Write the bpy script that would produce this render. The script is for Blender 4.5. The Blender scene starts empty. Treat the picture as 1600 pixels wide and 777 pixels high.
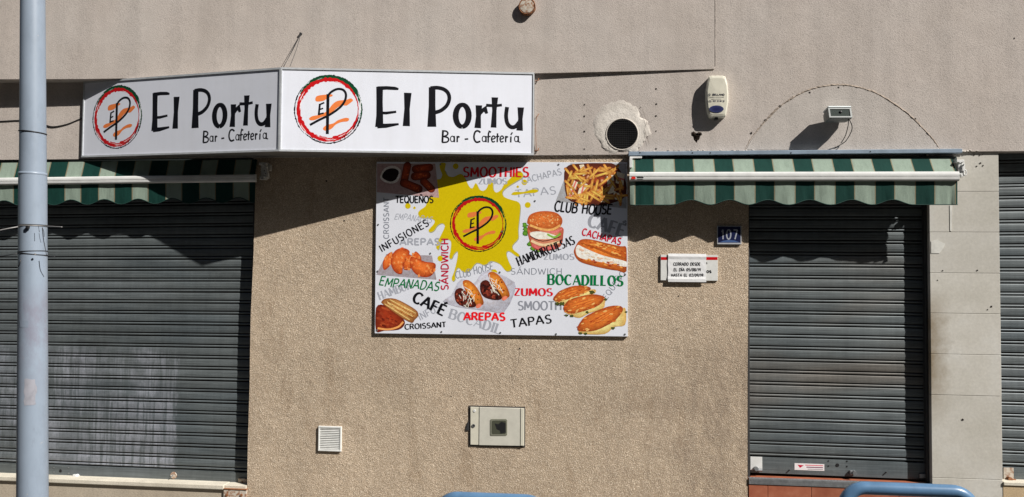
import bpy, bmesh, math, random
from mathutils import Vector, Matrix
random.seed(7)
SC = bpy.context.scene
COL = SC.collection
# ------------------------------------------------------------------ camera
F = 1254.0; D = 6.6; H = 2.1
YAW, PITCH, ROLL = math.radians(6.5), math.radians(2.05), math.radians(0.5)
RC = (Matrix.Rotation(YAW, 3, 'Z') @ Matrix.Rotation(PITCH, 3, 'X') @ Matrix.Rotation(math.radians(90), 3, 'X')
      @ Matrix.Rotation(ROLL, 3, 'Z'))
CX = 0.0
cam_d = bpy.data.cameras.new('camera'); cam = bpy.data.objects.new('camera', cam_d); COL.objects.link(cam)
cam_d.sensor_width = 36; cam_d.lens = F / 1600 * 36; cam_d.clip_end = 500; cam_d.clip_start = .05
cam.matrix_world = Matrix.Translation((CX, -D, H)) @ RC.to_4x4()
SC.camera = cam
# ------------------------------------------------------------------ light
SUN = Vector((1.68, -1.0, 1.68)).normalized()            # direction towards the sun
w = bpy.data.worlds.new('World'); SC.world = w; w.use_nodes = True
nt = w.node_tree; bg = nt.nodes['Background']
sky = nt.nodes.new('ShaderNodeTexSky'); sky.sky_type = 'NISHITA'; sky.sun_disc = False
sky.sun_elevation = math.asin(SUN.z); sky.sun_rotation = math.atan2(SUN.x, SUN.y)
nt.links.new(sky.outputs[0], bg.inputs[0]); bg.inputs[1].default_value = 0.05
sl = bpy.data.lights.new('sun', 'SUN'); sl.energy = 5.0; sl.angle = math.radians(.5); sl.color = (1, .965, .915)
so = bpy.data.objects.new('sun', sl); COL.objects.link(so); so.rotation_euler = SUN.to_track_quat('Z', 'Y').to_euler()
SC.view_settings.view_transform = 'Standard'; SC.view_settings.look = 'None'
SC.view_settings.exposure = 0.42; SC.view_settings.gamma = 1
# ------------------------------------------------------------------ helpers
def at(px, py, Y=0.0):
    """point of the vertical plane at depth Y that shows at a pixel of the 1600 x 777 photograph"""
    d = RC @ Vector(((px - 800) / F, -(py - 388.5) / F, -1))
    t = (Y + D) / d.y
    return Vector((CX + d.x * t, Y, H + d.z * t))
def lin(c):
    c /= 255.0
    return c / 12.92 if c <= .04045 else ((c + .055) / 1.055) ** 2.4
def S(r, g, b, k=1 / .76):
    return (min(lin(r) * k, .9), min(lin(g) * k, .9), min(lin(b) * k, .9), 1)
def empty(name, loc, label=None, cat=None, group=None, parent=None):
    o = bpy.data.objects.new(name, None); COL.objects.link(o); o.location = loc; o.empty_display_size = .1
    tag(o, label, cat, group)
    if parent: o.parent = parent; o.matrix_parent_inverse = Matrix.Translation(parent.location).inverted()
    return o
def tag(o, label=None, cat=None, group=None, kind=None):
    if label: o['label'] = label
    if cat: o['category'] = cat
    if group: o['group'] = group
    if kind: o['kind'] = kind
    return o
def mk(name, verts, faces, mat, parent=None, smooth=False, cols=None, recalc=False):
    me = bpy.data.meshes.new(name); me.from_pydata([tuple(v) for v in verts], [], faces)
    if recalc:
        b = bmesh.new(); b.from_mesh(me); bmesh.ops.recalc_face_normals(b, faces=b.faces); b.to_mesh(me); b.free()
    if smooth: me.shade_smooth()
    if cols is not None:
        a = me.color_attributes.new('Col', 'FLOAT_COLOR', 'CORNER')
        for p in me.polygons:
            for li, vi in zip(p.loop_indices, p.vertices):
                a.data[li].color = cols[vi]
    me.materials.append(mat)
    return link(name, me, parent)
def wloc(p):
    v = Vector(p.location)
    return v + wloc(p.parent) if False else v
def link(name, me, parent=None):
    o = bpy.data.objects.new(name, me); COL.objects.link(o)
    if parent:
        o.parent = parent
        W = Matrix.Identity(4); q = parent; chain = []
        while q: chain.append(q); q = q.parent
        for q in reversed(chain): W = W @ q.matrix_parent_inverse @ q.matrix_basis
        o.matrix_parent_inverse = W.inverted()
    return o
def bm_obj(name, b, mat, parent=None, smooth=False):
    bmesh.ops.recalc_face_normals(b, faces=b.faces)
    me = bpy.data.meshes.new(name); b.to_mesh(me); b.free()
    if smooth: me.shade_smooth()
    me.materials.append(mat); return link(name, me, parent)
def add_box(b, x0, x1, y0, y1, z0, z1, bev=0, seg=1, M=None):
    r = bmesh.ops.create_cube(b, size=1); vs = r['verts']
    bmesh.ops.scale(b, vec=(abs(x1 - x0), abs(y1 - y0), abs(z1 - z0)), verts=vs)
    bmesh.ops.translate(b, vec=((x0 + x1) / 2, (y0 + y1) / 2, (z0 + z1) / 2), verts=vs)
    if bev:
        es = list({e for v in vs for e in v.link_edges})
        g = bmesh.ops.bevel(b, geom=es, offset=bev, segments=seg, affect='EDGES', profile=.5)
        vs = list({v for f in g['faces'] for v in f.verts} | {v for v in vs if v.is_valid})
    if M is not None: bmesh.ops.transform(b, matrix=M, verts=vs)
    return vs
def box(name, x0, x1, y0, y1, z0, z1, mat, parent=None, bev=0, seg=1):
    b = bmesh.new(); add_box(b, x0, x1, y0, y1, z0, z1, bev, seg); return bm_obj(name, b, mat, parent)
def pr(px0, py0, px1, py1, Y):
    """pixel rectangle -> x0, x1, z0, z1 of an upright rectangle at depth Y"""
    a = at(px0, (py0 + py1) / 2, Y); c = at(px1, (py0 + py1) / 2, Y)
    t = at((px0 + px1) / 2, py0, Y); m = at((px0 + px1) / 2, py1, Y)
    return a.x, c.x, m.z, t.z
def pbox(name, px0, py0, px1, py1, Yf, Yb, mat, parent=None, bev=0, seg=1):
    x0, x1, z0, z1 = pr(px0, py0, px1, py1, Yf)
    return box(name, x0, x1, Yf, Yb, z0, z1, mat, parent, bev, seg)
def slab(name, pts, th, mat, parent=None, bev=0):
    """polygon pts (world, facing -Y roughly) extruded back by th in +Y"""
    b = bmesh.new(); vs = [b.verts.new(p) for p in pts]; f = b.faces.new(vs)
    r = bmesh.ops.extrude_face_region(b, geom=[f])
    bmesh.ops.translate(b, vec=(0, th, 0), verts=[v for v in r['geom'] if isinstance(v, bmesh.types.BMVert)])
    if bev:
        es = [e for e in b.edges if all(v in vs for v in e.verts)]
        bmesh.ops.bevel(b, geom=es, offset=bev, segments=1, affect='EDGES')
    return bm_obj(name, b, mat, parent)
def pslab(name, pxs, Yf, th, mat, parent=None, bev=0):
    return slab(name, [at(x, y, Yf) for x, y in pxs], th, mat, parent, bev)
def add_tube(b, pts, r, n=10, caps=True):
    pts = [Vector(p) for p in pts]; rings = []
    rs = r if isinstance(r, (list, tuple)) else [r] * len(pts)
    up = Vector((0, 0, 1)); prev = None
    for i, p in enumerate(pts):
        t = (pts[min(i + 1, len(pts) - 1)] - pts[max(i - 1, 0)]).normalized()
        if prev is None:
            a = t.cross(up)
            if a.length < .1: a = t.cross(Vector((1, 0, 0)))
            a.normalize()
        else:
            a = prev - t * prev.dot(t); a.normalize()
        prev = a; c = t.cross(a)
        rings.append([b.verts.new(p + (a * math.cos(2 * math.pi * k / n) + c * math.sin(2 * math.pi * k / n)) * rs[i]) for k in range(n)])
    for i in range(len(rings) - 1):
        for k in range(n):
            b.faces.new((rings[i][k], rings[i][(k + 1) % n], rings[i + 1][(k + 1) % n], rings[i + 1][k]))
    if caps:
        b.faces.new(rings[0]); b.faces.new(rings[-1])
def tube(name, pts, r, mat, parent=None, n=10, caps=True):
    b = bmesh.new(); add_tube(b, pts, r, n, caps)
    return bm_obj(name, b, mat, parent, smooth=True)
def spline(pts, k=6, closed=False):
    P = [Vector(p) for p in pts]; n = len(P); out = []
    rng = range(n if closed else n - 1)
    for i in rng:
        p0 = P[(i - 1) % n] if closed or i > 0 else P[0]
        p1 = P[i % n]; p2 = P[(i + 1) % n]
        p3 = P[(i + 2) % n] if closed or i + 2 < n else P[-1]
        for j in range(k):
            t = j / k
            out.append(.5 * ((2 * p1) + (p2 - p0) * t + (2 * p0 - 5 * p1 + 4 * p2 - p3) * t * t + (3 * p1 - p0 - 3 * p2 + p3) * t ** 3))
    if not closed: out.append(P[-1])
    return out
# ------------------------------------------------------------------ materials
class N:
    def __init__(s, name, rough=.6, metal=0., spec=.5):
        s.m = bpy.data.materials.new(name); s.m.use_nodes = True; s.t = s.m.node_tree
        s.p = s.t.nodes['Principled BSDF']; s.p.inputs['Roughness'].default_value = rough
        s.p.inputs['Metallic'].default_value = metal; s.p.inputs['Specular IOR Level'].default_value = spec
        s.co = s.t.nodes.new('ShaderNodeTexCoord'); s.geo = s.t.nodes.new('ShaderNodeNewGeometry')
    def node(s, k, **kw):
        n = s.t.nodes.new(k)
        for a, v in kw.items(): setattr(n, a, v)
        return n
    def link(s, a, b): s.t.links.new(a, b)
    def pos(s, scale=(1, 1, 1), obj=False):
        m = s.node('ShaderNodeMapping'); m.inputs['Scale'].default_value = scale
        s.link(s.co.outputs['Object'] if obj else s.geo.outputs['Position'], m.inputs[0]); return m.outputs[0]
    def noise(s, sc, det=4, rough=.55, scale=(1, 1, 1), obj=False, dist=0):
        n = s.node('ShaderNodeTexNoise'); n.inputs['Scale'].default_value = sc; n.inputs['Detail'].default_value = det
        n.inputs['Roughness'].default_value = rough; n.inputs['Distortion'].default_value = dist
        s.link(s.pos(scale, obj), n.inputs['Vector']); return n.outputs['Fac']
    def vor(s, sc, scale=(1, 1, 1), feat='F1'):
        n = s.node('ShaderNodeTexVoronoi', feature=feat); n.inputs['Scale'].default_value = sc
        s.link(s.pos(scale), n.inputs['Vector']); return n.outputs['Distance']
    def ramp(s, f, stops):
        r = s.node('ShaderNodeValToRGB'); e = r.color_ramp.elements
        e[0].position, e[0].color = stops[0][0], stops[0][1]; e[1].position, e[1].color = stops[-1][0], stops[-1][1]
        for p, c in stops[1:-1]: q = e.new(p); q.color = c
        s.link(f, r.inputs[0]); return r.outputs[0]
    def val(s, f, a, b, lo=0., hi=1.):
        r = s.node('ShaderNodeMapRange'); r.inputs[1].default_value = a; r.inputs[2].default_value = b
        r.inputs[3].default_value = lo; r.inputs[4].default_value = hi; s.link(f, r.inputs[0]); return r.outputs[0]
    def math(s, op, a, b):
        n = s.node('ShaderNodeMath', operation=op)
        for i, v in enumerate((a, b)):
            if isinstance(v, (int, float)): n.inputs[i].default_value = v
            else: s.link(v, n.inputs[i])
        return n.outputs[0]
    def mix(s, f, a, b, mode='MIX'):
        n = s.node('ShaderNodeMix', data_type='RGBA', blend_type=mode)
        for i, v in ((0, f), (6, a), (7, b)):
            if isinstance(v, (int, float)): n.inputs[i].default_value = v
            elif isinstance(v, tuple): n.inputs[i].default_value = v
            else: s.link(v, n.inputs[i])
        return n.outputs[2]
    def base(s, c):
        if isinstance(c, tuple): s.p.inputs['Base Color'].default_value = c
        else: s.link(c, s.p.inputs['Base Color'])
    def bump(s, h, strength=.5, dist=.002, prev=None):
        b = s.node('ShaderNodeBump'); b.inputs['Strength'].default_value = strength; b.inputs['Distance'].default_value = dist
        s.link(h, b.inputs['Height'])
        if prev is not None: s.link(prev, b.inputs['Normal'])
        s.link(b.outputs[0], s.p.inputs['Normal']); return b.outputs[0]
    def xyz(s):
        n = s.node('ShaderNodeSeparateXYZ'); s.link(s.geo.outputs['Position'], n.inputs[0]); return n.outputs
def simple(name, c, rough=.5, metal=0., var=.12, sc=30, bump=0., dist=.001):
    n = N(name, rough, metal)
    f = n.noise(sc, 5, .6)
    n.base(n.mix(1., c, n.ramp(f, [(.3, (1 - var,) * 3 + (1,)), (.7, (1 + var * .3,) * 3 + (1,))]), 'MULTIPLY'))
    if bump: n.bump(f, bump, dist)
    return n.m
def g(v): return (v, v, v, 1)

def mat_plaster(name, c1, c2, c3):
    n = N(name, .85, 0, .3)
    big = n.noise(1.1, 5, .6, (1, 1, .8)); mid = n.noise(7, 6, .65); fine = n.noise(120, 3, .6); gr = n.noise(330, 2, .6)
    c = n.ramp(big, [(.3, c1), (.52, c2), (.72, c3)])
    c = n.mix(1., c, n.ramp(mid, [(.3, g(.94)), (.7, g(1.04))]), 'MULTIPLY')
    c = n.mix(1., c, n.ramp(fine, [(.28, g(.72)), (.45, g(.99)), (.75, g(1.1))]), 'MULTIPLY')
    drip = n.noise(9, 4, .6, (1, 1, .07))
    c = n.mix(1., c, n.ramp(drip, [(.35, g(.93)), (.6, g(1.02))]), 'MULTIPLY')
    n.base(c)
    b1 = n.bump(fine, .55, .0035); b2 = n.bump(gr, .4, .0012, b1); n.bump(n.noise(3.0, 3), .4, .012, b2)
    return n.m
PLASTER = mat_plaster('smooth_plaster', (.47, .41, .362, 1), (.50, .443, .398, 1), (.515, .465, .422, 1))
PLASTER2 = mat_plaster('patch_plaster', (.475, .43, .39, 1), (.49, .445, .405, 1), (.515, .47, .43, 1))
def mat_stucco():
    n = N('roughcast_stucco', .92, 0, .2)
    v = n.vor(165); v2 = n.noise(118, 5, .78, dist=.4); big = n.noise(1.3, 4, .6); mid = n.noise(9, 5, .6)
    h = n.math('ADD', n.math('MULTIPLY', v, .55), v2)
    c = n.ramp(h, [(.45, (.11, .076, .05, 1)), (.57, (.36, .27, .187, 1)), (.78, (.485, .375, .267, 1)), (1.0, (.74, .62, .48, 1))])
    c = n.mix(1., c, n.ramp(big, [(.3, g(.86)), (.7, g(1.06))]), 'MULTIPLY')
    c = n.mix(1., c, n.ramp(mid, [(.3, g(.9)), (.7, g(1.07))]), 'MULTIPLY')
    c = n.mix(1., c, n.ramp(n.noise(4.2, 5, .7, (1, 1, .35)), [(.28, (.80, .76, .72, 1)), (.46, g(1.)), (.75, (1.04, 1.03, 1.02, 1))]), 'MULTIPLY')
    X, Y_, Z = n.xyz(); q = at(1090, 620, 0)
    st = n.math('MULTIPLY', n.math('MULTIPLY', n.val(X, q.x - .9, q.x + .1), n.val(Z, q.z + .75, q.z + .1)), n.ramp(n.noise(5, 5, .7, (1, 1, .5)), [(.4, g(0)), (.62, g(1.))]))
    c = n.mix(n.math('MULTIPLY', st, .45), c, (.20, .15, .115, 1))
    n.base(c)
    b = n.bump(h, .9, .006); n.bump(n.noise(22, 4), .5, .012, b)
    return n.m
STUCCO = mat_stucco()
def mat_shutter(name, wash=None, warm=False):
    n = N(name, .5, .25, .5)
    oi = n.node('ShaderNodeObjectInfo')
    st = n.noise(7, 6, .7, (.35, 1, 14)); dr = n.noise(26, 5, .7, (1, 1, .05)); mid = n.noise(5, 6, .65)
    tint = n.noise(1.2, 3, .5, (.5, 1, 1.6))
    c = n.ramp(tint, [(.35, (.106, .127, .137, 1)), (.5, (.132, .149, .152, 1)), (.68, (.165, .153, .137, 1) if warm else (.138, .157, .167, 1))])
    c = n.mix(1., c, n.ramp(st, [(.28, g(.6)), (.5, g(1.)), (.75, g(1.35))]), 'MULTIPLY')
    c = n.mix(1., c, n.ramp(dr, [(.3, g(.9)), (.7, g(1.1))]), 'MULTIPLY')
    c = n.mix(1., c, n.ramp(oi.outputs['Random'], [(0, g(.88)), (1, g(1.12))]), 'MULTIPLY')
    if wash:
        x0, x1, z0, z1 = wash
        X, Y_, Z = n.xyz()
        ed = n.math('MULTIPLY', n.math('SUBTRACT', n.noise(10, 5, .7, (1, 1, .4)), .5), .22)
        xx = n.math('ADD', X, ed); zz = n.math('ADD', Z, ed)
        m = n.math('MULTIPLY', n.math('MULTIPLY', n.val(xx, x1 + .012, x1 - .012), n.val(xx, x0 - .2, x0 + .2)), n.val(zz, z1 + .05, z1 - .05))
        big = n.ramp(n.noise(3.2, 6, .7, (1, 1, .6), dist=.4), [(.40, g(.12)), (.62, g(1.))])
        low = n.math('MULTIPLY', n.val(xx, x1 - .72, x1 - .66), n.val(zz, z1 - .38, z1 - .46))
        col_ = n.math('MULTIPLY', n.val(xx, x1 - .17, x1 - .13), n.val(zz, z1 - .02, z1 - .12))
        m2 = n.math('MULTIPLY', m, n.math('MAXIMUM', n.math('MULTIPLY', big, .75), n.math('MAXIMUM', n.math('MULTIPLY', low, .7), n.math('MULTIPLY', col_, .45))))
        m2 = n.math('MULTIPLY', m2, n.ramp(n.noise(48, 3, .6, (1, 1, .05)), [(.40, g(.15)), (.52, g(1.))]))
        m2 = n.math('MULTIPLY', m2, n.ramp(n.noise(11, 5, .75, (1, 1, .8)), [(.35, g(.4)), (.6, g(1.))]))
        m2 = n.math('MULTIPLY', m2, n.val(oi.outputs['Random'], 0, 1, .55, 1.))
        c = n.mix(m2, c, (.47, .485, .55, 1))
    blot = n.noise(3.1, 5, .7, (.6, 1, 1))
    c = n.mix(1., c, n.ramp(blot, [(.32, g(.78)), (.5, g(1.)), (.7, g(1.12))]), 'MULTIPLY')
    sp = n.noise(38, 4, .8)
    c = n.mix(n.ramp(sp, [(.70, g(0)), (.76, g(.5))]), c, (.34, .34, .33, 1))
    n.base(c)
    X, Y_, Z = n.xyz()
    n.bump(n.noise(3.5, 4, .6, (.25, 1, 30)), .35, .003, n.bump(n.noise(60, 4, .6), .25, .0008))
    return n.m
def mat_print(name, rough=.4):
    n = N(name, rough, 0, .25); a = n.node('ShaderNodeVertexColor', layer_name='Col')
    f = n.noise(60, 4, .7)
    n.base(n.mix(1., a.outputs[0], n.ramp(f, [(.3, g(.93)), (.7, g(1.04))]), 'MULTIPLY')); return n.m
PRINT = mat_print('printed_vinyl', .42)
def mat_food():
    n = N('printed_photo', .42, 0, .4); a = n.node('ShaderNodeVertexColor', layer_name='Col')
    f = n.noise(110, 5, .75, dist=1.); f2 = n.noise(38, 4, .6)
    c = n.mix(1., a.outputs[0], n.ramp(f, [(.32, (.78, .72, .68, 1)), (.5, g(1.)), (.68, (1.18, 1.16, 1.14, 1))]), 'MULTIPLY')
    n.base(n.mix(1., c, n.ramp(f2, [(.3, (.85, .78, .72, 1)), (.6, g(1.06))]), 'MULTIPLY')); return n.m
FOOD = mat_food()
def mat_fabric():
    n = N('awning_fabric', .85, 0, .2); a = n.node('ShaderNodeVertexColor', layer_name='Col')
    st = n.noise(20, 5, .7, (1, 1, .25)); f = n.noise(220, 2, .6)
    c = n.mix(1., a.outputs[0], n.ramp(st, [(.28, g(.86)), (.5, g(1.)), (.75, g(1.06))]), 'MULTIPLY')
    n.base(n.mix(1., c, n.ramp(f, [(.3, g(.88)), (.7, g(1.1))]), 'MULTIPLY'))
    n.bump(n.noise(7, 3, .5, (1.6, 1, .5)), .5, .016); return n.m
FABRIC = mat_fabric()
ALU = simple('aluminium_frame', (.56, .58, .60, 1), .42, .2, .15, 25)
WHITE_PAINT = simple('white_paint', (.72, .72, .70, 1), .4, 0, .12, 12)
WHITE_PLASTIC = simple('white_plastic', (.74, .74, .71, 1), .4, 0, .10, 25)
CREAM = simple('cream_plastic', (.66, .63, .52, 1), .4, 0, .08, 25)
def mat_panel():
    n = N('sign_panel', .35, 0, .4); dr = n.noise(12, 5, .7, (1, 1, .06)); f = n.noise(3, 4, .6)
    c = n.mix(1., (.75, .77, .84, 1), n.ramp(dr, [(.3, (.965, .962, .955, 1)), (.55, g(1.))]), 'MULTIPLY')
    n.base(n.mix(1., c, n.ramp(f, [(.3, g(.96)), (.7, g(1.02))]), 'MULTIPLY')); n.bump(n.noise(1.5, 2), .15, .01); return n.m
PANEL = mat_panel()
BLACK = simple('black_plastic', (.012, .012, .013, 1), .5)
DARK = simple('dark_void', (.010, .009, .008, 1), .9)
DARKM = simple('dark_metal', (.05, .05, .052, 1), .5, .3)
CABLE = simple('black_cable', (.02, .02, .022, 1), .5)
WIRE = simple('grey_wire', (.28, .27, .26, 1), .5, .3)
BLUEG = simple('pale_blue_flashing', (.26, .33, .41, 1), .5, .1, .25, 9)
def mat_paint(name, c, dark, sc=6, rough=.38, stain=False):
    n = N(name, rough, 0, .5)
    f = n.noise(sc, 6, .65, (1, 1, .5)); chip = n.noise(30, 5, .75)
    cc = n.mix(1., c, n.ramp(f, [(.3, g(.8)), (.5, g(1)), (.7, g(1.08))]), 'MULTIPLY')
    cc = n.mix(n.ramp(chip, [(.66, g(0)), (.70, g(.8))]), cc, dark)
    if stain:
        X, Y_, Z = n.xyz(); zc = at(51, 500, -2.6).z
        m = n.math('MULTIPLY', n.math('MULTIPLY', n.val(Z, zc - .42, zc - .1), n.val(Z, zc + .2, zc + .06)), n.ramp(n.noise(7, 6, .75, (1, 1, .6)), [(.42, g(0)), (.6, g(.8))]))
        cc = n.mix(m, cc, (.20, .20, .25, 1))
        cc = n.mix(n.ramp(n.noise(16, 5, .8, (1.5, 1.5, .35)), [(.62, g(0)), (.72, g(.45))]), cc, (.16, .18, .22, 1))
    n.base(cc); n.bump(f, .2, .003); return n.m
POLE = mat_paint('pole_paint', (.235, .282, .345, 1), (.38, .37, .36, 1), 5, .42, True)
RAIL = mat_paint('rail_paint', (.095, .19, .32, 1), (.06, .09, .14, 1), 9, .33)
def mat_rust(name, c, lo=.45, hi=.6):
    n = N(name, .75, 0, .3); f = n.noise(28, 6, .7)
    n.base(n.ramp(f, [(lo, c), (hi, (.27, .11, .045, 1)), (min(hi + .12, .95), (.10, .045, .025, 1))])); n.bump(f, .5, .002); return n.m
RUSTY = mat_rust('rusty_painted_steel', (.55, .50, .42, 1))
RUST = mat_rust('rusted_iron', (.22, .10, .05, 1), .3, .5)
def mat_stone():
    n = N('limestone_slab', .7, 0, .3); oi = n.node('ShaderNodeObjectInfo')
    big = n.noise(2.2, 5, .65); f = n.noise(45, 5, .7); sc = n.noise(14, 6, .8, (1, 1, .6))
    c = n.ramp(big, [(.32, (.49, .465, .405, 1)), (.55, (.555, .53, .475, 1)), (.72, (.59, .575, .53, 1))])
    c = n.mix(1., c, n.ramp(f, [(.3, g(.9)), (.7, g(1.06))]), 'MULTIPLY')
    c = n.mix(1., c, n.ramp(oi.outputs['Random'], [(0, g(.95)), (1, g(1.03))]), 'MULTIPLY')
    c = n.mix(n.ramp(sc, [(.66, g(0)), (.74, g(.5))]), c, (.7, .69, .66, 1))
    X, Y_, Z = n.xyz(); e = at(1454, 560).x; zc = at(1454, 560).z
    m = n.math('MULTIPLY', n.val(n.math('ADD', X, n.math('MULTIPLY', n.noise(9, 5, .7), .22)), e + .27, e + .10),
               n.math('MULTIPLY', n.val(Z, zc - .55, zc - .1), n.val(Z, zc + .55, zc + .3)))
    c = n.mix(n.math('MULTIPLY', m, .85), c, (.20, .145, .08, 1))
    n.base(c); n.bump(f, .3, .002); return n.m
STONE = mat_stone()
def mat_tile():
    n = N('terracotta_tile', .5, 0, .4); oi = n.node('ShaderNodeObjectInfo')
    f = n.noise(9, 6, .65)
    c = n.ramp(f, [(.3, (.27, .075, .038, 1)), (.55, (.34, .11, .058, 1)), (.72, (.40, .155, .09, 1))])
    n.base(n.mix(1., c, n.ramp(oi.outputs['Random'], [(0, g(.88)), (1, g(1.1))]), 'MULTIPLY')); n.bump(f, .2, .002); return n.m
TILE = mat_tile()
SILL = mat_plaster('cream_sill_paint', (.50, .45, .36, 1), (.62, .57, .47, 1), (.66, .61, .51, 1))
LOWER = mat_plaster('beige_plinth_paint', (.40, .335, .26, 1), (.44, .375, .29, 1), (.46, .40, .32, 1))
SAND = mat_plaster('sandy_plinth', (.42, .30, .17, 1), (.50, .37, .22, 1), (.52, .40, .26, 1))
PATCHM = mat_plaster('white_filler', (.50, .45, .40, 1), (.60, .55, .49, 1), (.68, .64, .58, 1))
PAVE = simple('pavement_concrete', (.115, .11, .10, 1), .85, 0, .3, 5, .5, .004)
ASPH = simple('asphalt', (.05, .05, .052, 1), .9, 0, .3, 40, .6, .004)
EARTH = simple('far_ground', (.14, .12, .10, 1), .95, 0, .3, 1)
KERB = simple('kerb_stone', (.28, .27, .25, 1), .8, 0, .25, 8, .4, .003)
STEEL = simple('galvanised_steel', (.30, .31, .32, 1), .4, .6, .3, 30, .3, .001)
GALV = mat_shutter('bottom_bar_steel')
# ------------------------------------------------------------------ ground
GZ = 0.0
far = box('ground', -60, 60, -60, 30, -1.0, -.16, EARTH); far['kind'] = 'structure'
road = box('road', -30, 30, -11.0, -3.25, -.6, -.13, ASPH); road['kind'] = 'structure'
pav = box('pavement', -30, 30, -3.1, 2.0, -.6, 0, PAVE); pav['kind'] = 'structure'
kb = box('kerb', -30, 30, -3.25, -3.1, -.6, 0.0, KERB, None, .012); kb['kind'] = 'structure'
pav2 = box('pavement', -30, 30, -13.5, -11.0, -.6, 0, PAVE); pav2['kind'] = 'structure'
line = box('road_marking', -30, 30, -3.95, -3.85, -.13, -.124, simple('road_paint', (.55, .54, .5, 1), .8, 0, .4, 20)); line['kind'] = 'structure'
# ------------------------------------------------------------------ unseen blocks added across the street to close off the sky and deepen the shade
def opposite(x0, x1, h, col, label, floors):
    O = empty('added_sky_blocker', ((x0 + x1) / 2, -13.5, 0), label, 'building', 'unseen blocks added across the street')
    m = simple('opposite_render', col, .9, 0, .15, 1.5); gm = simple('opposite_glass', (.03, .035, .04, 1), .15); sm = simple('opposite_shutter', (.16, .12, .09, 1), .6)
    box('wall', x0, x1, -24, -13.5, -.2, h, m, O); box('cornice', x0 - .2, x1 + .2, -24.2, -13.3, h, h + .3, m, O)
    n = max(2, int((x1 - x0) / 3.2)); st = (x1 - x0) / n; fh = h / floors
    for f in range(floors):
        for i in range(n):
            cx = x0 + st * (i + .5); z = f * fh + .9; hh = fh * .52
            w_ = empty('window', (cx, -13.5, z), parent=O); w_.matrix_parent_inverse = Matrix.Translation(O.location).inverted()
            box('frame', cx - .62, cx + .62, -13.5, -13.42, z - .05, z + hh + .05, sm, w_); box('pane', cx - .55, cx + .55, -13.45, -13.41, z, z + hh, gm, w_)
opposite(-34, -12.2, 16.5, (.22, .18, .14, 1), 'unseen tan block added across the street to cut sky light, left of the camera', 5)
opposite(-12, 8.8, 18.5, (.15, .115, .09, 1), 'unseen brown block added straight across the street to cut sky light', 6)
opposite(9, 30, 17, (.19, .18, .165, 1), 'unseen grey block added across the street to cut sky light, right of the camera', 5)
# ------------------------------------------------------------------ building
XL, XR, ZT = -9.0, 9.0, 7.2
YF = -.02                                  # front of the smooth fascia
B = empty('building', (0, .2, 0), 'grey and beige rendered shop building with smooth plaster above roughcast wall', 'building')
zf = at(800, 243, YF).z                    # underside of the fascia
box('core_wall', XL, XR, .32, 3.5, -.3, ZT - .05, DARK, B)
# fascia with two real holes
def wall_with_holes(name, outer, holes, Y, th, mat, parent, hole_depth=.14):
    b = bmesh.new(); edges = []; rings = []
    for loop in [outer] + holes:
        vs = [b.verts.new((x, Y, z)) for x, z in loop]; rings.append(vs)
        for i in range(len(vs)): edges.append(b.edges.new((vs[i], vs[(i + 1) % len(vs)])))
    bmesh.ops.triangle_fill(b, edges=edges, use_beauty=True, use_dissolve=False)
    for k, vs in enumerate(rings):
        d = th if k == 0 else hole_depth
        back = [b.verts.new((v.co.x, Y + d, v.co.z)) for v in vs]
        for i in range(len(vs)):
            j = (i + 1) % len(vs); b.faces.new((vs[i], vs[j], back[j], back[i]))
        if k: b.faces.new(back)
    return bm_obj(name, b, mat, parent)
vc = at(972, 210, YF); vr = (at(996, 210, YF) - vc).x
hole1 = [(vc.x + vr * math.cos(a * math.pi / 16), vc.z + vr * math.sin(a * math.pi / 16)) for a in range(32)]
hc = at(1088, 214, YF); pxm = (at(1089, 214, YF) - hc).x
hole2 = [(hc.x + pxm * x, hc.z - pxm * y) for x, y in [(-8, -7), (-4, -9), (0, -6), (4, -8), (8, -7), (9, -3), (6, -1), (5, 4), (2, 6), (1, 10), (-1, 8), (-4, 5), (-5, 0), (-8, -2)]]
wall_with_holes('fascia_wall', [(XL, zf), (XR, zf), (XR, ZT), (XL, ZT)], [hole1, hole2], YF, .34, PLASTER, B)
# the proud upper panel that dies into the wall on the right
pb = [at(-900, 135, -.20), at(0, 124, -.155), at(130, 123.5, -.145), at(500, 119, -.105), at(840, 114.5, -.05), at(1000, 111, -.036), at(1115, 108, -.028)]
slope = (pb[1].y - pb[0].y) / (pb[1].x - pb[0].x)
ptop = [Vector((at(1116.5, 40, -.028).x, -.028, ZT)), Vector((pb[0].x, pb[0].y, ZT))]
b = bmesh.new()
xs = [p.x for p in pb]; xs[-1] = ptop[0].x
fb = [b.verts.new((x, p.y, p.z)) for x, p in zip(xs, pb)]; ft = [b.verts.new((x, p.y, ZT)) for x, p in zip(xs, pb)]
bb = [b.verts.new((x, YF - .0005, p.z)) for x, p in zip(xs, pb)]; bt = [b.verts.new((x, YF - .0005, ZT)) for x, p in zip(xs, pb)]
for i in range(len(pb) - 1):
    for q in ((fb, ft), (bb, fb), (bt, bb), (ft, bt)): b.faces.new((q[0][i], q[0][i + 1], q[1][i + 1], q[1][i]))
for i in (0, -1): b.faces.new((fb[i], ft[i], bt[i], bb[i]))
bm_obj('upper_wall_panel', b, PLASTER, B)
# joint beside it
jx = at(1117.5, 50, YF)
b = bmesh.new()
pp = [at(1117 + random.uniform(-.4, .4), y, YF - .0008) for y in range(-200, 112, 8)]
vs = [(b.verts.new(p + Vector((-.0035 * random.uniform(.5, 1.2), 0, 0))), b.verts.new(p + Vector((.0035 * random.uniform(.5, 1.2), 0, 0)))) for p in pp]
for a, c in zip(vs, vs[1:]): b.faces.new((a[0], a[1], c[1], c[0]))
bm_obj('wall_joint', b, simple('dirty_joint', (.05, .04, .035, 1), .9), B)
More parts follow.
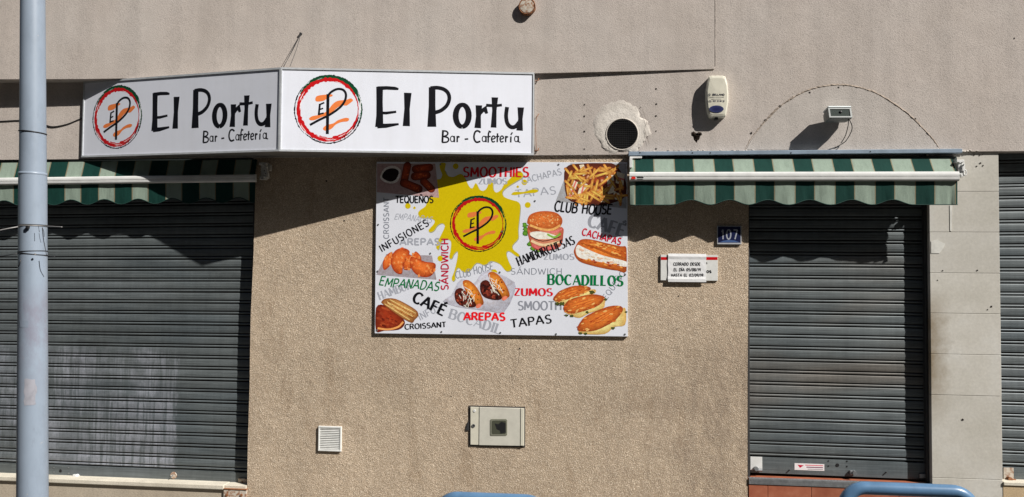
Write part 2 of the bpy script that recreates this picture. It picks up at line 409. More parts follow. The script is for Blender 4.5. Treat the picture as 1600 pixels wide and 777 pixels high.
# roughcast wall between the two openings
xa = at(392, 520, 0).x; xb = at(1169, 540, 0).x
bl = [at(400, 245, 0), at(398, 330, 0), at(396, 400, 0), at(391.5, 500, 0), at(390, 600, 0), at(387, 700, 0), at(386, 777, 0)]
br = [at(1168, 777, 0), at(1168, 600, 0), at(1169.5, 400, 0), at(1170, 245, 0)]
pts = [Vector((p.x, 0, min(p.z, zf - .0))) for p in bl]; pts[0].z = zf
pts.append(Vector((pts[-1].x - .003, 0, -.2))); q = [Vector((p.x, 0, p.z)) for p in br]; q[-1].z = zf
pts += [Vector((q[0].x, 0, -.2))] + q
slab('roughcast_wall', pts, .30, STUCCO, B)
# lintel strips over openings / far ends so that nothing is open
x2 = at(1563, 500, 0).x; x1 = at(1454, 540, 0).x
# plinth on the left under the big shutter
SH = .092                                   # recess of the shutters
zs = at(200, 753, -.03).z
box('plinth', XL, pts[-1].x - .0 if False else at(386, 770, 0).x - .002, -.012, .30, -.2, zs - .03, LOWER, B)
b = bmesh.new(); add_box(b, XL, at(352, 760, 0).x, -.035, .31, zs - .035, zs + .004, .006, 2)
add_box(b, at(352, 760, 0).x + .002, at(386, 770, 0).x - .003, -.015, .31, zs - .035, zs + .001, .004)
bm_obj('window_sill', b, SILL, B)
# pier of stone slabs
def pier():
    P = empty('pier', (x1 + .28, .1, 0), parent=B)
    P.matrix_parent_inverse = Matrix.Translation(B.location).inverted()
    cuts = [232, 299.5, 363, 427, 490, 554, 618, 748, 812, 876, 960]
    zz = [at(1508, y, 0).z for y in cuts]; zz[0] = zf
    box('pier_core', x1 + .01, x2 - .006, .012, .31, -.2, zf - .001, simple('mortar', (.20, .17, .14, 1), .9), P)
    for i in range(len(zz) - 1):
        t, u = zz[i] - .0012, zz[i + 1] + .0012
        if u < -.1: u = -.1
        j = random.uniform(-.0012, .0012)
        box('stone_slab', x1, x2, -.004 + j, .30, u, t, STONE, P, .002)
    mk_ = simple('old_filler', (.66, .65, .60, 1), .9, 0, .2, 20)
    pslab('filler_smear', [(1455, 377), (1465, 374), (1470, 378), (1477, 381), (1474, 388), (1468, 396), (1455, 396)], -.0065, .002, mk_, P)
    pslab('filler_smear', [(1484, 321), (1488, 321), (1487, 361), (1484.5, 361)], -.0065, .002, mk_, P)
pier()
# plaster rendering right of second narrow shutter
x3 = at(2150, 500, 0).x
box('side_wall', x3, XR, 0, .30, -.2, zf, STUCCO, B)
# doorstep of the narrow door
zd = at(1300, 752, 0).z
def doorstep():
    P = empty('doorstep', ((x1 + xb) / 2, 0, zd), parent=B)
    P.matrix_parent_inverse = Matrix.Translation(B.location).inverted()
    a, c = at(1169.5, 770, 0).x, x1 - .002
    box('step_core', a + .001, c - .001, .008, .30, -.2, zd - .012, simple('step_mortar', (.35, .27, .22, 1), .9), P)
    box('threshold', a + .002, c - .002, .004, .30, zd - .012, zd, TILE, P)
    # tile joints seen at px 1199 and 1267, and further right
    xs = [a] + [at(x, 765, 0).x for x in (1199.5, 1267.5, 1336, 1404)] + [c]
    for i in range(len(xs) - 1):
        box('tile', xs[i] + .0015, xs[i + 1] - .0015, -.006, .008, zd - .30, zd - .048, TILE, P, .0015)
        box('tile', xs[i] + .0015, xs[i + 1] - .0015, -.006, .008, -.2, zd - .303, TILE, P, .0015)
    b = bmesh.new(); add_box(b, a + .002, c - .002, -.012, -.002, zd - .044, zd + .003, .001)
    add_box(b, a + .002, c - .002, -.002, .03, zd + .0002, zd + .003)
    x = a + .02; k = 0
    while x < c - .02:
        for r_, s in ((0, 1), (1, -1)):
            M = Matrix.Translation((x + r_ * .011, -.0125, zd - .013 - r_ * .017)) @ Matrix.Rotation(s * .5, 4, 'Y')
            add_box(b, -.008, .008, -.001, .0015, -.0022, .0022, 0, 1, M)
        M = Matrix.Translation((x, .012, zd + .003)) @ Matrix.Rotation(.5, 4, 'Z')
        add_box(b, -.009, .009, -.002, .002, -.001, .0015, 0, 1, M)
        x += .024
    bm_obj('tread_plate', b, STEEL, P)
doorstep()
# plinth under third shutter
box('plinth', x2 + .002, x3 - .002, -.008, .30, -.2, at(1583, 756, 0).z - .012, SAND, B)
box('window_sill', x2 + .002, x3 - .002, -.018, .31, at(1583, 756, 0).z - .012, at(1583, 753, 0).z, SILL, B, .003)
# filler round the vent pipe
def filler_material():
    n = N('feathered_filler', .9, 0, .2); f = n.noise(16, 6, .75); fine = n.noise(70, 5, .75)
    d = n.node('ShaderNodeVectorMath', operation='DISTANCE'); n.link(n.geo.outputs['Position'], d.inputs[0]); d.inputs[1].default_value = (vc.x, YF, vc.z + 8 * pxm)
    k = n.math('ADD', d.outputs['Value'], n.math('MULTIPLY', n.math('SUBTRACT', f, .5), .16))
    c = n.ramp(n.val(k, 30 * pxm, 52 * pxm), [(0, (.70, .65, .585, 1)), (.45, (.61, .56, .50, 1)), (1, (.49, .44, .40, 1))])
    n.base(n.mix(1., c, n.ramp(fine, [(.3, g(.78)), (.5, g(1.)), (.75, g(1.1))]), 'MULTIPLY')); n.bump(n.math('ADD', f, fine), .7, .004); return n.m
def filler():
    b = bmesh.new(); nr, na = 9, 56
    out = [(0, 62), (20, 40), (45, 42), (60, 50), (75, 60), (95, 62), (110, 66), (125, 68), (145, 62), (165, 56), (180, 54), (200, 52), (220, 48), (250, 40), (270, 34), (290, 36), (320, 40), (345, 44), (360, 48)]
    out = [(0, 44), (25, 46), (45, 44), (60, 48), (90, 54), (110, 57), (130, 58), (150, 50), (170, 46), (190, 42), (215, 38), (240, 34), (270, 29), (300, 32), (330, 38), (360, 44)]
    def rad(a):
        a = a % 360
        for (a0, r0), (a1, r1) in zip(out, out[1:]):
            if a0 <= a <= a1: return r0 + (r1 - r0) * (a - a0) / (a1 - a0)
    rings = []
    for i in range(nr):
        t = i / (nr - 1); ring = []
        for k in range(na):
            a = 360 * k / na; r1 = rad(a) + 2.0 * math.sin(k * .53 + 1) + 1.2 * math.sin(k * 1.31 + 2) + random.uniform(-2.2, 2.2); r0 = 24.6
            r = (r0 + (r1 - r0) * t) * pxm
            h = .0045 * (1 - t) ** .6 + random.uniform(0, .003) * (1 if 0 < i < nr - 1 else .3) if i < nr - 1 else -.001
            x, z = vc.x + r * math.cos(math.radians(a)), vc.z + r * math.sin(math.radians(a))
            ring.append(b.verts.new((x, YF - h, max(z, zf + .001 + .002 * t))))
        rings.append(ring)
    for i in range(nr - 1):
        for k in range(na):
            b.faces.new((rings[i][k], rings[i][(k + 1) % na], rings[i + 1][(k + 1) % na], rings[i + 1][k]))
    bmesh.ops.dissolve_degenerate(b, dist=.0002, edges=b.edges)
    bm_obj('filler_patch', b, filler_material(), B, smooth=True)
filler()
# blocked arch over the narrow door: thin irregular plaster ridge and proud infill
def arch():
    pc = [(1164, 234), (1172, 219), (1184, 203), (1197, 188), (1218, 167), (1240, 152), (1262, 141), (1285, 135), (1312, 132.5), (1340, 136), (1368, 145), (1398, 163), (1420, 179), (1440, 198), (1458, 218), (1470, 235)]
    P = spline([at(x, y, YF) for x, y in pc], 8)
    b = bmesh.new(); vs = []
    c = at(1316, 240, YF)
    for ip, p in enumerate(P):
        e_ = min(1, ip / 30 + .12, (len(P) - ip) / 14 + .1); d = (p - c).normalized(); w_ = (.003 + random.uniform(0, .006)) * (.4 + .6 * e_); h = (.002 + random.uniform(0, .006)) * e_
        j = d * random.uniform(-.003, .003)
        vs.append([b.verts.new(p + j + d * w_ * k + Vector((0, -hh, 0))) for k, hh in ((1.3, -.0005), (.4, h * .6), (-.3, h), (-1.2, -.0005))])
    for u, v in zip(vs, vs[1:]):
        for k in range(3): b.faces.new((u[k], u[k + 1], v[k + 1], v[k]))
    bm_obj('arch_ridge', b, simple('crumbly_ridge', (.39, .32, .26, 1), .95, 0, .45, 60, .8, .003), B)
    inner = [c + (p - c) * .985 for p in P]
    b = bmesh.new(); f = [b.verts.new(Vector((p.x, YF - .0025, max(p.z, zf + .01)))) for p in inner]
    bmesh.ops.contextual_create(b, geom=f)
    r = bmesh.ops.extrude_face_region(b, geom=list(b.faces))
    bmesh.ops.translate(b, vec=(0, .003, 0), verts=[v for v in r['geom'] if isinstance(v, bmesh.types.BMVert)])
    bm_obj('arch_infill', b, PLASTER2, B)
arch()
# drill holes, crumbs and crack along the underside of the fascia
HOLE = simple('drill_hole_dark', (.02, .014, .01, 1), .95)
def spots(name, lst, Y, mat, parent, kind=None):
    b = bmesh.new()
    for x, y, r in lst:
        p = at(x, y, Y); n = 9
        vs = [b.verts.new((p.x + r * pxm * math.cos(2 * math.pi * k / n) * random.uniform(.7, 1.2), Y, p.z + r * pxm * math.sin(2 * math.pi * k / n) * random.uniform(.7, 1.2))) for k in range(n)]
        b.faces.new(vs)
    o = bm_obj(name, b, mat, parent)
    if kind: o['kind'] = kind
    return o
HL = [(913, 164, 1.3), (913, 182, 1.5), (913, 205.5, 1.7), (913, 233, 1.3), (1025, 139, 1.5), (1025.5, 163, 1.7), (1025, 181.5, 1.6), (1025, 205, 1.2), (1025, 233, 1.5), (1219, 166, 2.2), (1196, 188, 2), (1174, 208, 1.7), (1265, 145, 1.8), (1310, 137, 1.5), (1318, 134, 1.3), (1430, 186, 1.6), (1585, 60, 1.2), (936, 118, 1), (905, 188, .8), (1001, 168, 1), (1012, 214, 1)]
for h in HL: spots('drill_hole', [h], YF - .0016 - (.0012 if 1160 < h[0] < 1480 else 0) - (.003 if 990 < h[0] < 1018 else 0), HOLE, B)
PH = [(1522, 242.5, 1.2), (1531, 242.5, 1.3), (1535, 241.5, 1.1), (1532, 255, 1.5), (1526, 260, 1.2), (1536, 259, 1.2), (1504, 656, 1.9), (1473, 423, 1.2), (1527, 422.5, 1.2), (1549, 479, 1.6), (1543, 484, 1), (1465, 438, 1)]
for h in PH: spots('drill_hole', [h], -.0062, HOLE, B)
WS = [(1090, 337, 2.2), (1097, 368, 3.0), (1060, 463, 1.3), (1058, 514, 1.1), (812, 545, 1.4), (510, 283, 1.6), (538, 345, 1.5), (705, 620, 1.0)]
for h in WS[2:]: spots('pit', [h], -.0012, HOLE, B)
def crumbs(name, x0, x1_, y, n, mat, Y=YF - .004, s=3):
    b = bmesh.new()
    for i in range(n):
        x = random.uniform(x0, x1_); p = at(x, y + random.uniform(-1.5, 1.5), Y)
        r = bmesh.ops.create_icosphere(b, subdivisions=1, radius=random.uniform(.3, 1) * s * pxm, matrix=Matrix.Translation(p) @ Matrix.Diagonal((1.6, .6, .7, 1)))
        for v in r['verts']: v.co += Vector((random.uniform(-1, 1), random.uniform(-.4, .4), random.uniform(-1, 1))) * .003
    o = bm_obj(name, b, mat, B); o['kind'] = 'stuff'
crumbs('mortar_crumbs', 842, 984, 241.5, 60, PLASTER2, YF + .01, 2.6)
crumbs('mortar_crumbs', 990, 1480, 236, 110, PLASTER2, YF - .002, 1.6)
crumbs('mortar_crumbs', 1440, 1530, 236, 25, PATCHM, YF - .002, 1.8)
def crack(name, pxs, Y, wpx, mat, parent):
    P = spline([at(x, y, Y) for x, y in pxs], 5); b = bmesh.new(); vs = []
    for i, p in enumerate(P):
        t = (P[min(i + 1, len(P) - 1)] - P[max(i - 1, 0)]).normalized(); nn = Vector((-t.z, 0, t.x))
        w_ = wpx * pxm * random.uniform(.3, 1); j = nn * random.uniform(-1, 1) * pxm * .7
        vs.append((b.verts.new(p + j + nn * w_), b.verts.new(p + j - nn * w_)))
    for a, c in zip(vs, vs[1:]): b.faces.new((a[0], a[1], c[1], c[0]))
    return bm_obj(name, b, mat, parent)
CR = simple('crack_dark', (.10, .075, .055, 1), .95)
crack('crack', [(812, 548), (809, 568), (801, 588), (802, 606)], -.0012, .16, CR, B)
crack('crack', [(1003, 170), (1010, 190), (1008, 205), (1014, 225)], YF - .010, .4, CR, B)
# ------------------------------------------------------------------ shutters
prof = [(0, .015), (.085, .015), (.09, .004), (.12, .0), (.20, -.0015), (.255, .002), (.262, .015), (.35, .015), (.357, .003), (.39, .001), (.54, -.001), (.555, .0004), (.57, -.001), (.73, -.001), (.745, .0005), (.76, -.001), (.94, .0005), (.99, .003), (1.0, .015)]
GROOVE_SHADE = simple('groove_shade', (.035, .033, .03, 1), .9, 0, .3, 20)  # near-black colour paints the shade into the slat grooves
def slat_mesh(name, pitch, length, mat):
    me = bpy.data.meshes.new(name); V = []; Fc = []
    xs = [-.5 * length, .5 * length]
    for x in xs:
        for t, y in prof: V.append((x, y, t * pitch))
        V.append((x, .020, pitch)); V.append((x, .020, 0))
    n = len(prof) + 2
    for k in range(n): Fc.append((k, (k + 1) % n, n + (k + 1) % n, n + k))
    Fc.append(tuple(range(n))); Fc.append(tuple(reversed(range(n, 2 * n))))
    me.from_pydata(V, [], Fc); me.materials.append(mat); me.materials.append(GROOVE_SHADE)
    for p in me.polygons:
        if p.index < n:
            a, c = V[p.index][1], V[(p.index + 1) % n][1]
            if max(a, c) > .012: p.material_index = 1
    return me
def shutter(label, xl, xr, ytl, ybl, ytr, ybr, n, mat, rails=(), Y=SH):
    """corners in pixels; extra = metres added beyond the left or right edge out of frame"""
    tl, bl_, tr, br_ = at(xl, ytl, Y), at(xl, ybl, Y), at(xr, ytr, Y), at(xr, ybr, Y)
    c = (bl_ + br_) / 2
    R = empty('roller_shutter', (c.x, Y, c.z - .13), label, 'roller shutter', 'closed grey roller shutters')
    pitch = ((tl.z - bl_.z) + (tr.z - br_.z)) / 2 / n
    x0, x1_ = (bl_.x + tl.x) / 2, (br_.x + tr.x) / 2
    L = x1_ - x0 + 1e-4
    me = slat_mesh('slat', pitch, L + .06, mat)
    for i in range(n + 2):
        zl = bl_.z + (tl.z - bl_.z) * i / n; zr = br_.z + (tr.z - br_.z) * i / n
        o = link('slat', me, R); o.location = ((x0 + x1_) / 2, Y + random.uniform(-.0012, .0012), (zl + zr) / 2)
        o.rotation_euler = (random.uniform(-.012, .012), -math.atan2(zr - zl, x1_ - x0) + random.uniform(-.0006, .0006), 0)
    for gx in rails:
        box('guide_rail', gx - .009, gx + .009, Y - .05, Y + .05, bl_.z - .16, max(tl.z, tr.z) + .05, DARKM, R, .002)
    return R, x0, x1_, bl_, br_
WZ = at(200, 548, SH).z
SH1 = mat_shutter('galvanised_slats_washed', (at(-60, 600, SH).x, at(276, 600, SH).x, 0, WZ))
SH2 = mat_shutter('galvanised_slats', None, True)
SH3 = mat_shutter('galvanised_slats_blue')
# left big shutter: extends past the frame
lx = at(-330, 500, SH)
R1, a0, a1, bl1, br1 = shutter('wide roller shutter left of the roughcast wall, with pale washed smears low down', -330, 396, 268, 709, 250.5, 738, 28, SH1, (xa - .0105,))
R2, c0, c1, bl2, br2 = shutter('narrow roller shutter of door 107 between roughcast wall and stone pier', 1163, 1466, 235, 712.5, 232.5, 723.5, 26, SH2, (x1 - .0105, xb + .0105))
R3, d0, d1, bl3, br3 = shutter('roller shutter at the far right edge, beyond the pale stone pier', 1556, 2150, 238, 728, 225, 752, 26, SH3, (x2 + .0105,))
def bar(R, x0, x1_, zl, zr, zb_l, zb_r, mat):
    Yf = SH - .006
    b = bmesh.new()
    P = [(x0, zl), (x1_, zr), (x1_, zb_r), (x0, zb_l)]
    f = [b.verts.new((x, Yf, z)) for x, z in P]; k = [b.verts.new((x, Yf + .03, z)) for x, z in P]
    b.faces.new(f); b.faces.new(k)
    for i in range(4): b.faces.new((f[i], f[(i + 1) % 4], k[(i + 1) % 4], k[i]))
    bmesh.ops.bevel(b, geom=[e for e in b.edges if all(v in f for v in e.verts)], offset=.003, segments=2, affect='EDGES')
    return bm_obj('bottom_bar', b, mat, R)
bar(R1, a0, a1, bl1.z - .004, br1.z - .004, at(-330, 736, SH).z, at(388, 757.5, SH).z, GALV)
bar(R2, c0, c1, bl2.z - .004, br2.z - .004, at(1170, 738.5, SH).z, at(1450, 750, SH).z, GALV)
bar(R3, d0, d1, bl3.z - .004, br3.z - .004, at(1566, 750.5, SH).z, at(2150, 776, SH).z, GALV)
YB = SH - .007
def disc(name, x, y, rpx, Y, th, mat, parent, n=14, sx=1):
    b = bmesh.new(); c = at(x, y, Y)
    bmesh.ops.create_cone(b, cap_ends=True, segments=n, radius1=rpx * pxm, radius2=rpx * pxm * .92, depth=th,
                          matrix=Matrix.Translation(c + Vector((0, 0, 0))) @ Matrix.Diagonal((sx, 1, 1, 1)) @ Matrix.Rotation(math.radians(90), 4, 'X'))
    return bm_obj(name, b, mat, parent)
def lock(x, y, parent, s=1.0):
    b = bmesh.new(); c = at(x, y, YB)
    add_box(b, c.x - .02 * s, c.x + .012 * s, YB - .022, YB + .002, c.z - .016 * s, c.z + .016 * s, .004, 2)
    bmesh.ops.create_cone(b, cap_ends=True, segments=14, radius1=.019 * s, radius2=.017 * s, depth=.045, matrix=Matrix.Translation((c.x + .012, YB - .02, c.z)) @ Matrix.Rotation(math.radians(90), 4, 'X'))
    bm_obj('lock_bolt', b, STEEL if s <= 1.01 else WHITE_PAINT, parent)
lock(1331, 738, R2); lock(119, 744, R1, 1.05)
def corner_bracket(x0, y0, x1_, y1_, parent, rusty=True):
    pbox('corner_plate', x0, y0, x1_, y1_, YB - .004, YB, RUSTY if rusty else WHITE_PAINT, parent, .001)
    b = bmesh.new(); c = at((x0 + x1_) / 2 - 1, y1_ - 3, YB)
    bmesh.ops.create_cone(b, cap_ends=True, segments=10, radius1=.022, radius2=.016, depth=.04, matrix=Matrix.Translation((c.x, YB - .02, c.z)) @ Matrix.Rotation(math.radians(80), 4, 'X'))
    bmesh.ops.create_cone(b, cap_ends=True, segments=6, radius1=.014, radius2=.013, depth=.03, matrix=Matrix.Translation((c.x + .03, YB - .02, c.z - .008)) @ Matrix.Rotation(math.radians(90), 4, 'Y'))
    bm_obj('bolt', b, RUST if rusty else STEEL, parent)
corner_bracket(1172.5, 714, 1191, 735, R2, False); corner_bracket(1568, 731, 1584, 751, R3)
for x, y, r in [(1294.5, 720.5, 1.1), (1294.5, 728.5, 1.1), (1308.5, 727, 2.8), (1323.5, 721, 1.2), (1323.5, 729, 1.2)]: disc('rivet_hole', x, y, r, YB - .0008, .002, BLACK, R2)
for x, y, r in [(84, 731, 1.2), (84, 738, 1.2), (94.5, 736, 2.6), (107, 731, 1.3), (107, 740, 1.6)]: disc('rivet_hole', x, y, r, YB - .0008, .002, BLACK if r > 2 else STEEL, R1)
for (x, y, R_) in ((1233, 735, R2), (1384, 738.5, R2)):
    p = at(x, y, YB); tube('latch_stub', [p + Vector((.0, .002, 0)), p + Vector((.004, -.014, .004))], .005, DARKM, R_, 8)
p = at(268, 744, YB); disc('latch_rosette', 271, 743, 6, YB - .002, .004, RUSTY, R1); tube('latch_hook', [p + Vector((.015, -.002, .012)), p + Vector((.01, -.02, .004)), p + Vector((-.005, -.022, -.015))], .004, STEEL, R1, 8)
pbox('corner_plate', 372, 748, 386, 758, YB - .012, YB, RUSTY, R1, .001)
pbox('corner_plate', 1437, 741, 1452, 747.5, YB - .014, YB - .002, STEEL, R2, .001)
# ------------------------------------------------------------------ stroke lettering
def arcpts(cx, cy, rx, ry, a0, a1, n=10):
    return [(cx + rx * math.cos(math.radians(a0 + (a1 - a0) * i / n)), cy + ry * math.sin(math.radians(a0 + (a1 - a0) * i / n))) for i in range(n + 1)]
def ell(cx, cy, rx, ry, n=16): return arcpts(cx, cy, rx, ry, 90, 450, n)
GL = {
 'A': (.7, [[(0, 0), (.35, 1)], [(.35, 1), (.7, 0)], [(.13, .33), (.57, .33)]]),
 'B': (.62, [[(.06, 0), (.06, 1)], [(.06, 1), (.36, 1)] + arcpts(.36, .77, .2, .23, 70, -90, 6) + [(.06, .54)], [(.06, .53), (.38, .53)] + arcpts(.38, .265, .22, .265, 70, -90, 7) + [(.06, 0)]]),
 'C': (.62, [arcpts(.36, .5, .34, .5, 45, 315, 12)]),
 'D': (.66, [[(.06, 0), (.06, 1)], [(.06, 1), (.26, 1)] + arcpts(.26, .5, .36, .5, 80, -90, 10) + [(.06, 0)]]),
 'E': (.54, [[(.06, 0), (.06, 1)], [(.06, .97), (.52, .97)], [(.06, .52), (.46, .52)], [(.06, .03), (.52, .03)]]),
 'F': (.52, [[(.06, 0), (.06, 1)], [(.06, .97), (.5, .97)], [(.06, .5), (.44, .5)]]),
 'G': (.68, [arcpts(.36, .5, .34, .5, 50, 350, 12), [(.4, .42), (.68, .42)]]),
 'H': (.64, [[(.06, 0), (.06, 1)], [(.58, 0), (.58, 1)], [(.06, .52), (.58, .52)]]),
 'I': (.16, [[(.08, 0), (.08, 1)]]),
 'L': (.5, [[(.06, 0), (.06, 1)], [(.06, .03), (.48, .03)]]),
 'M': (.8, [[(.06, 0), (.1, 1)], [(.1, 1), (.4, .25)], [(.4, .25), (.7, 1)], [(.7, 1), (.74, 0)]]),
 'N': (.66, [[(.06, 0), (.06, 1)], [(.06, 1), (.6, 0)], [(.6, 0), (.6, 1)]]),
 'O': (.72, [ell(.36, .5, .32, .5)]),
 'P': (.58, [[(.06, 0), (.06, 1)], [(.06, 1), (.32, 1)] + arcpts(.32, .74, .22, .26, 80, -90, 7) + [(.06, .48)]]),
 'Q': (.72, [ell(.36, .5, .32, .5), [(.42, .25), (.66, -.08)]]),
 'R': (.62, [[(.06, 0), (.06, 1)], [(.06, 1), (.32, 1)] + arcpts(.32, .75, .22, .25, 80, -90, 7) + [(.06, .5)], [(.3, .5), (.6, 0)]]),
 'S': (.56, [arcpts(.29, .755, .23, .245, 35, 270, 9) + arcpts(.27, .255, .25, .255, 85, -145, 9)]),
 'T': (.6, [[(.3, 0), (.3, 1)], [(0, .97), (.6, .97)]]),
 'U': (.64, [[(.06, 1), (.06, .32)] + arcpts(.32, .3, .26, .3, 180, 360, 8) + [(.58, 1)]]),
 'W': (.9, [[(0, 1), (.22, 0)], [(.22, 0), (.45, .85)], [(.45, .85), (.68, 0)], [(.68, 0), (.9, 1)]]),
 'Z': (.56, [[(.04, .97), (.52, .97)], [(.52, .97), (.04, .03)], [(.04, .03), (.54, .03)]]),
 '0': (.56, [ell(.28, .5, .24, .5, 12)]), '1': (.34, [[(.05, .75), (.2, 1)], [(.2, 1), (.2, 0)]]),
 '2': (.54, [arcpts(.27, .74, .23, .26, 160, -30, 7) + [(.04, .03)], [(.04, .03), (.52, .03)]]),
 '3': (.54, [arcpts(.25, .75, .22, .25, 150, -80, 7), arcpts(.25, .26, .25, .26, 80, -150, 7)]),
 '5': (.54, [[(.46, .97), (.1, .97)], [(.1, .97), (.07, .55)], [(.07, .55)] + arcpts(.25, .3, .24, .31, 100, -140, 8)]),
 '7': (.5, [[(.03, .97), (.48, .97)], [(.48, .97), (.2, 0)]]),
 '8': (.54, [ell(.27, .75, .2, .25, 10), ell(.27, .26, .24, .26, 10)]),
 '9': (.54, [ell(.27, .7, .22, .3, 10), [(.49, .7), (.4, 0)]]),
 '/': (.4, [[(0, -.05), (.38, 1.05)]]), '.': (.16, [[(.04, .04), (.12, .04)]]), '-': (.4, [[(.04, .45), (.34, .45)]]), ' ': (.42, []),
 'o': (.5, [ell(.25, .32, .2, .32, 12)]), 's': (.42, [arcpts(.21, .48, .16, .16, 35, 270, 6) + arcpts(.2, .16, .18, .16, 85, -145, 6)]),
}
GL['Ñ'] = (.66, GL['N'][1] + [[(.16, 1.14), (.28, 1.22), (.4, 1.12), (.52, 1.2)]])
GL['É'] = (.54, GL['E'][1] + [[(.2, 1.1), (.42, 1.3)]])
GL['Á'] = (.7, GL['A'][1] + [[(.3, 1.12), (.5, 1.3)]])
GL['Í'] = (.16, GL['I'][1] + [[(.02, 1.1), (.22, 1.3)]])
FR = random.Random(11)
class Sheet:
    """flat print made of strips and patches on a surface; mp(x, y, off) gives the world point"""
    def __init__(s, mp, base=.0003, step=.000004): s.mp = mp; s.V = []; s.F = []; s.C = []; s.off = base; s.step = step
    def poly(s, pts, col, cols=None, bump=True):
        k = len(s.V)
        for i, p in enumerate(pts): s.V.append(s.mp(p[0], p[1], s.off)); s.C.append(cols[i] if cols else col)
        s.F.append(tuple(range(k, k + len(pts))))
        if bump: s.off += s.step
    def fill(s, pts, col, edge=None, cen=None, jit=None):
        """patch shaded from centre to edge (star-shaped outline)"""
        k = len(s.V); n = len(pts); edge = edge or col
        jit = (.14 if edge is not col else 0) if jit is None else jit
        cx = sum(p[0] for p in pts) / n if not cen else cen[0]; cy = sum(p[1] for p in pts) / n if not cen else cen[1]
        sy = max(abs(p[1] - cy) for p in pts) or 1; sx = max(abs(p[0] - cx) for p in pts) or 1
        def tone(x, y, t):
            d = -((y - cy) / sy * .16 + (x - cx) / sx * .05) if jit else 0
            q = 1 + d + FR.uniform(-jit, jit); e = t ** 2.2
            return tuple(min(max((a * (1 - e) + b_ * e) * q, 0), .95) for a, b_ in zip(col[:3], edge[:3])) + (1,)
        s.V.append(s.mp(cx, cy, s.off)); s.C.append(tone(cx, cy, 0))
        T = (.3, .55, .78, .92, 1.0)
        for t in T:
            for p in pts:
                x, y = cx + (p[0] - cx) * t, cy + (p[1] - cy) * t
                s.V.append(s.mp(x, y, s.off)); s.C.append(tone(x, y, t))
        for i in range(n):
            j = (i + 1) % n; s.F.append((k, k + 1 + i, k + 1 + j))
            for r in range(len(T) - 1):
                a = k + 1 + r * n; s.F.append((a + i, a + n + i, a + n + j, a + j))
        s.off += s.step
    def speckle(s, pts, num, cols, r0, r1, stretch=1.6, rot=None):
        """small blotches inside an outline"""
        xs = [p[0] for p in pts]; ys = [p[1] for p in pts]; done = 0; tries = 0
        while done < num and tries < num * 20:
            tries += 1; x, y = FR.uniform(min(xs), max(xs)), FR.uniform(min(ys), max(ys)); c = False
            for i in range(len(pts)):
                (ax, ay), (bx, by) = pts[i], pts[i - 1]
                if (ay > y) != (by > y) and x < (bx - ax) * (y - ay) / (by - ay) + ax: c = not c
            if not c: continue
            done += 1; r = FR.uniform(r0, r1); a = FR.uniform(0, 180) if rot is None else rot + FR.uniform(-15, 15)
            q = FR.choice(cols); ca, sa = math.cos(math.radians(a)), math.sin(math.radians(a)); P = []
            for i in range(7):
                t = 2 * math.pi * i / 7; u, v = r * stretch * math.cos(t) * FR.uniform(.7, 1.2), r * math.sin(t) * FR.uniform(.7, 1.2); P.append((x + u * ca - v * sa, y + u * sa + v * ca))
            s.poly(P, q)
    def strip(s, pts, w, col, ends=None):
        """ribbon; w = number or list of full widths"""
        n = len(pts)
        if n < 2: return
        ws = w if isinstance(w, list) else [w] * n
        k = len(s.V)
        for i, p in enumerate(pts):
            d0 = d1 = None
            if i > 0: d0 = (p[0] - pts[i - 1][0], p[1] - pts[i - 1][1])
            if i < n - 1: d1 = (pts[i + 1][0] - p[0], pts[i + 1][1] - p[1])
            d0 = d0 or d1; d1 = d1 or d0
            l0 = math.hypot(*d0) or 1; l1 = math.hypot(*d1) or 1
            tx, ty = d0[0] / l0 + d1[0] / l1, d0[1] / l0 + d1[1] / l1; l = math.hypot(tx, ty)
            if l < 1e-6: tx, ty, l = d0[0], d0[1], l0
            tx /= l; ty /= l
            m = min(1 / max(abs(tx * d1[0] / l1 + ty * d1[1] / l1), .5), 1.5) * ws[i] / 2
            s.V.append(s.mp(p[0] - ty * m, p[1] + tx * m, s.off)); s.V.append(s.mp(p[0] + ty * m, p[1] - tx * m, s.off)); s.C += [col, col]
        for i in range(n - 1): s.F.append((k + 2 * i, k + 2 * i + 1, k + 2 * i + 3, k + 2 * i + 2))
        s.off += s.step
    def capsule(s, a, c, w, col, edge=None):
        d = math.atan2(c[1] - a[1], c[0] - a[0]); r = w / 2; pts = []
        for i in range(7): t = d + math.pi / 2 + math.pi * i / 6; pts.append((a[0] + r * math.cos(t), a[1] + r * math.sin(t)))
        for i in range(7): t = d - math.pi / 2 + math.pi * i / 6; pts.append((c[0] + r * math.cos(t), c[1] + r * math.sin(t)))
        s.fill(pts, col, edge)
    def blob(s, cx, cy, rx, ry, col, edge=None, rot=0, j=.06, n=18):
        pts = []
        for i in range(n):
            t = 2 * math.pi * i / n; q = 1 + random.uniform(-j, j); x, y = rx * q * math.cos(t), ry * q * math.sin(t)
            c_, s_ = math.cos(math.radians(rot)), math.sin(math.radians(rot)); pts.append((cx + x * c_ - y * s_, cy + x * s_ + y * c_))
        s.fill(pts, col, edge)
    def big(s, pts, col):
        """concave outline"""
        b = bmesh.new(); vs = [b.verts.new((p[0], p[1], 0)) for p in pts]
        es = [b.edges.new((vs[i], vs[(i + 1) % len(vs)])) for i in range(len(vs))]
        b.verts.index_update()
        bmesh.ops.triangle_fill(b, edges=es, use_beauty=True)
        k = len(s.V); b.verts.index_update()
        for v in b.verts: s.V.append(s.mp(v.co.x, v.co.y, s.off)); s.C.append(col)
        for f in b.faces: s.F.append(tuple(k + v.index for v in f.verts))
        b.free(); s.off += s.step
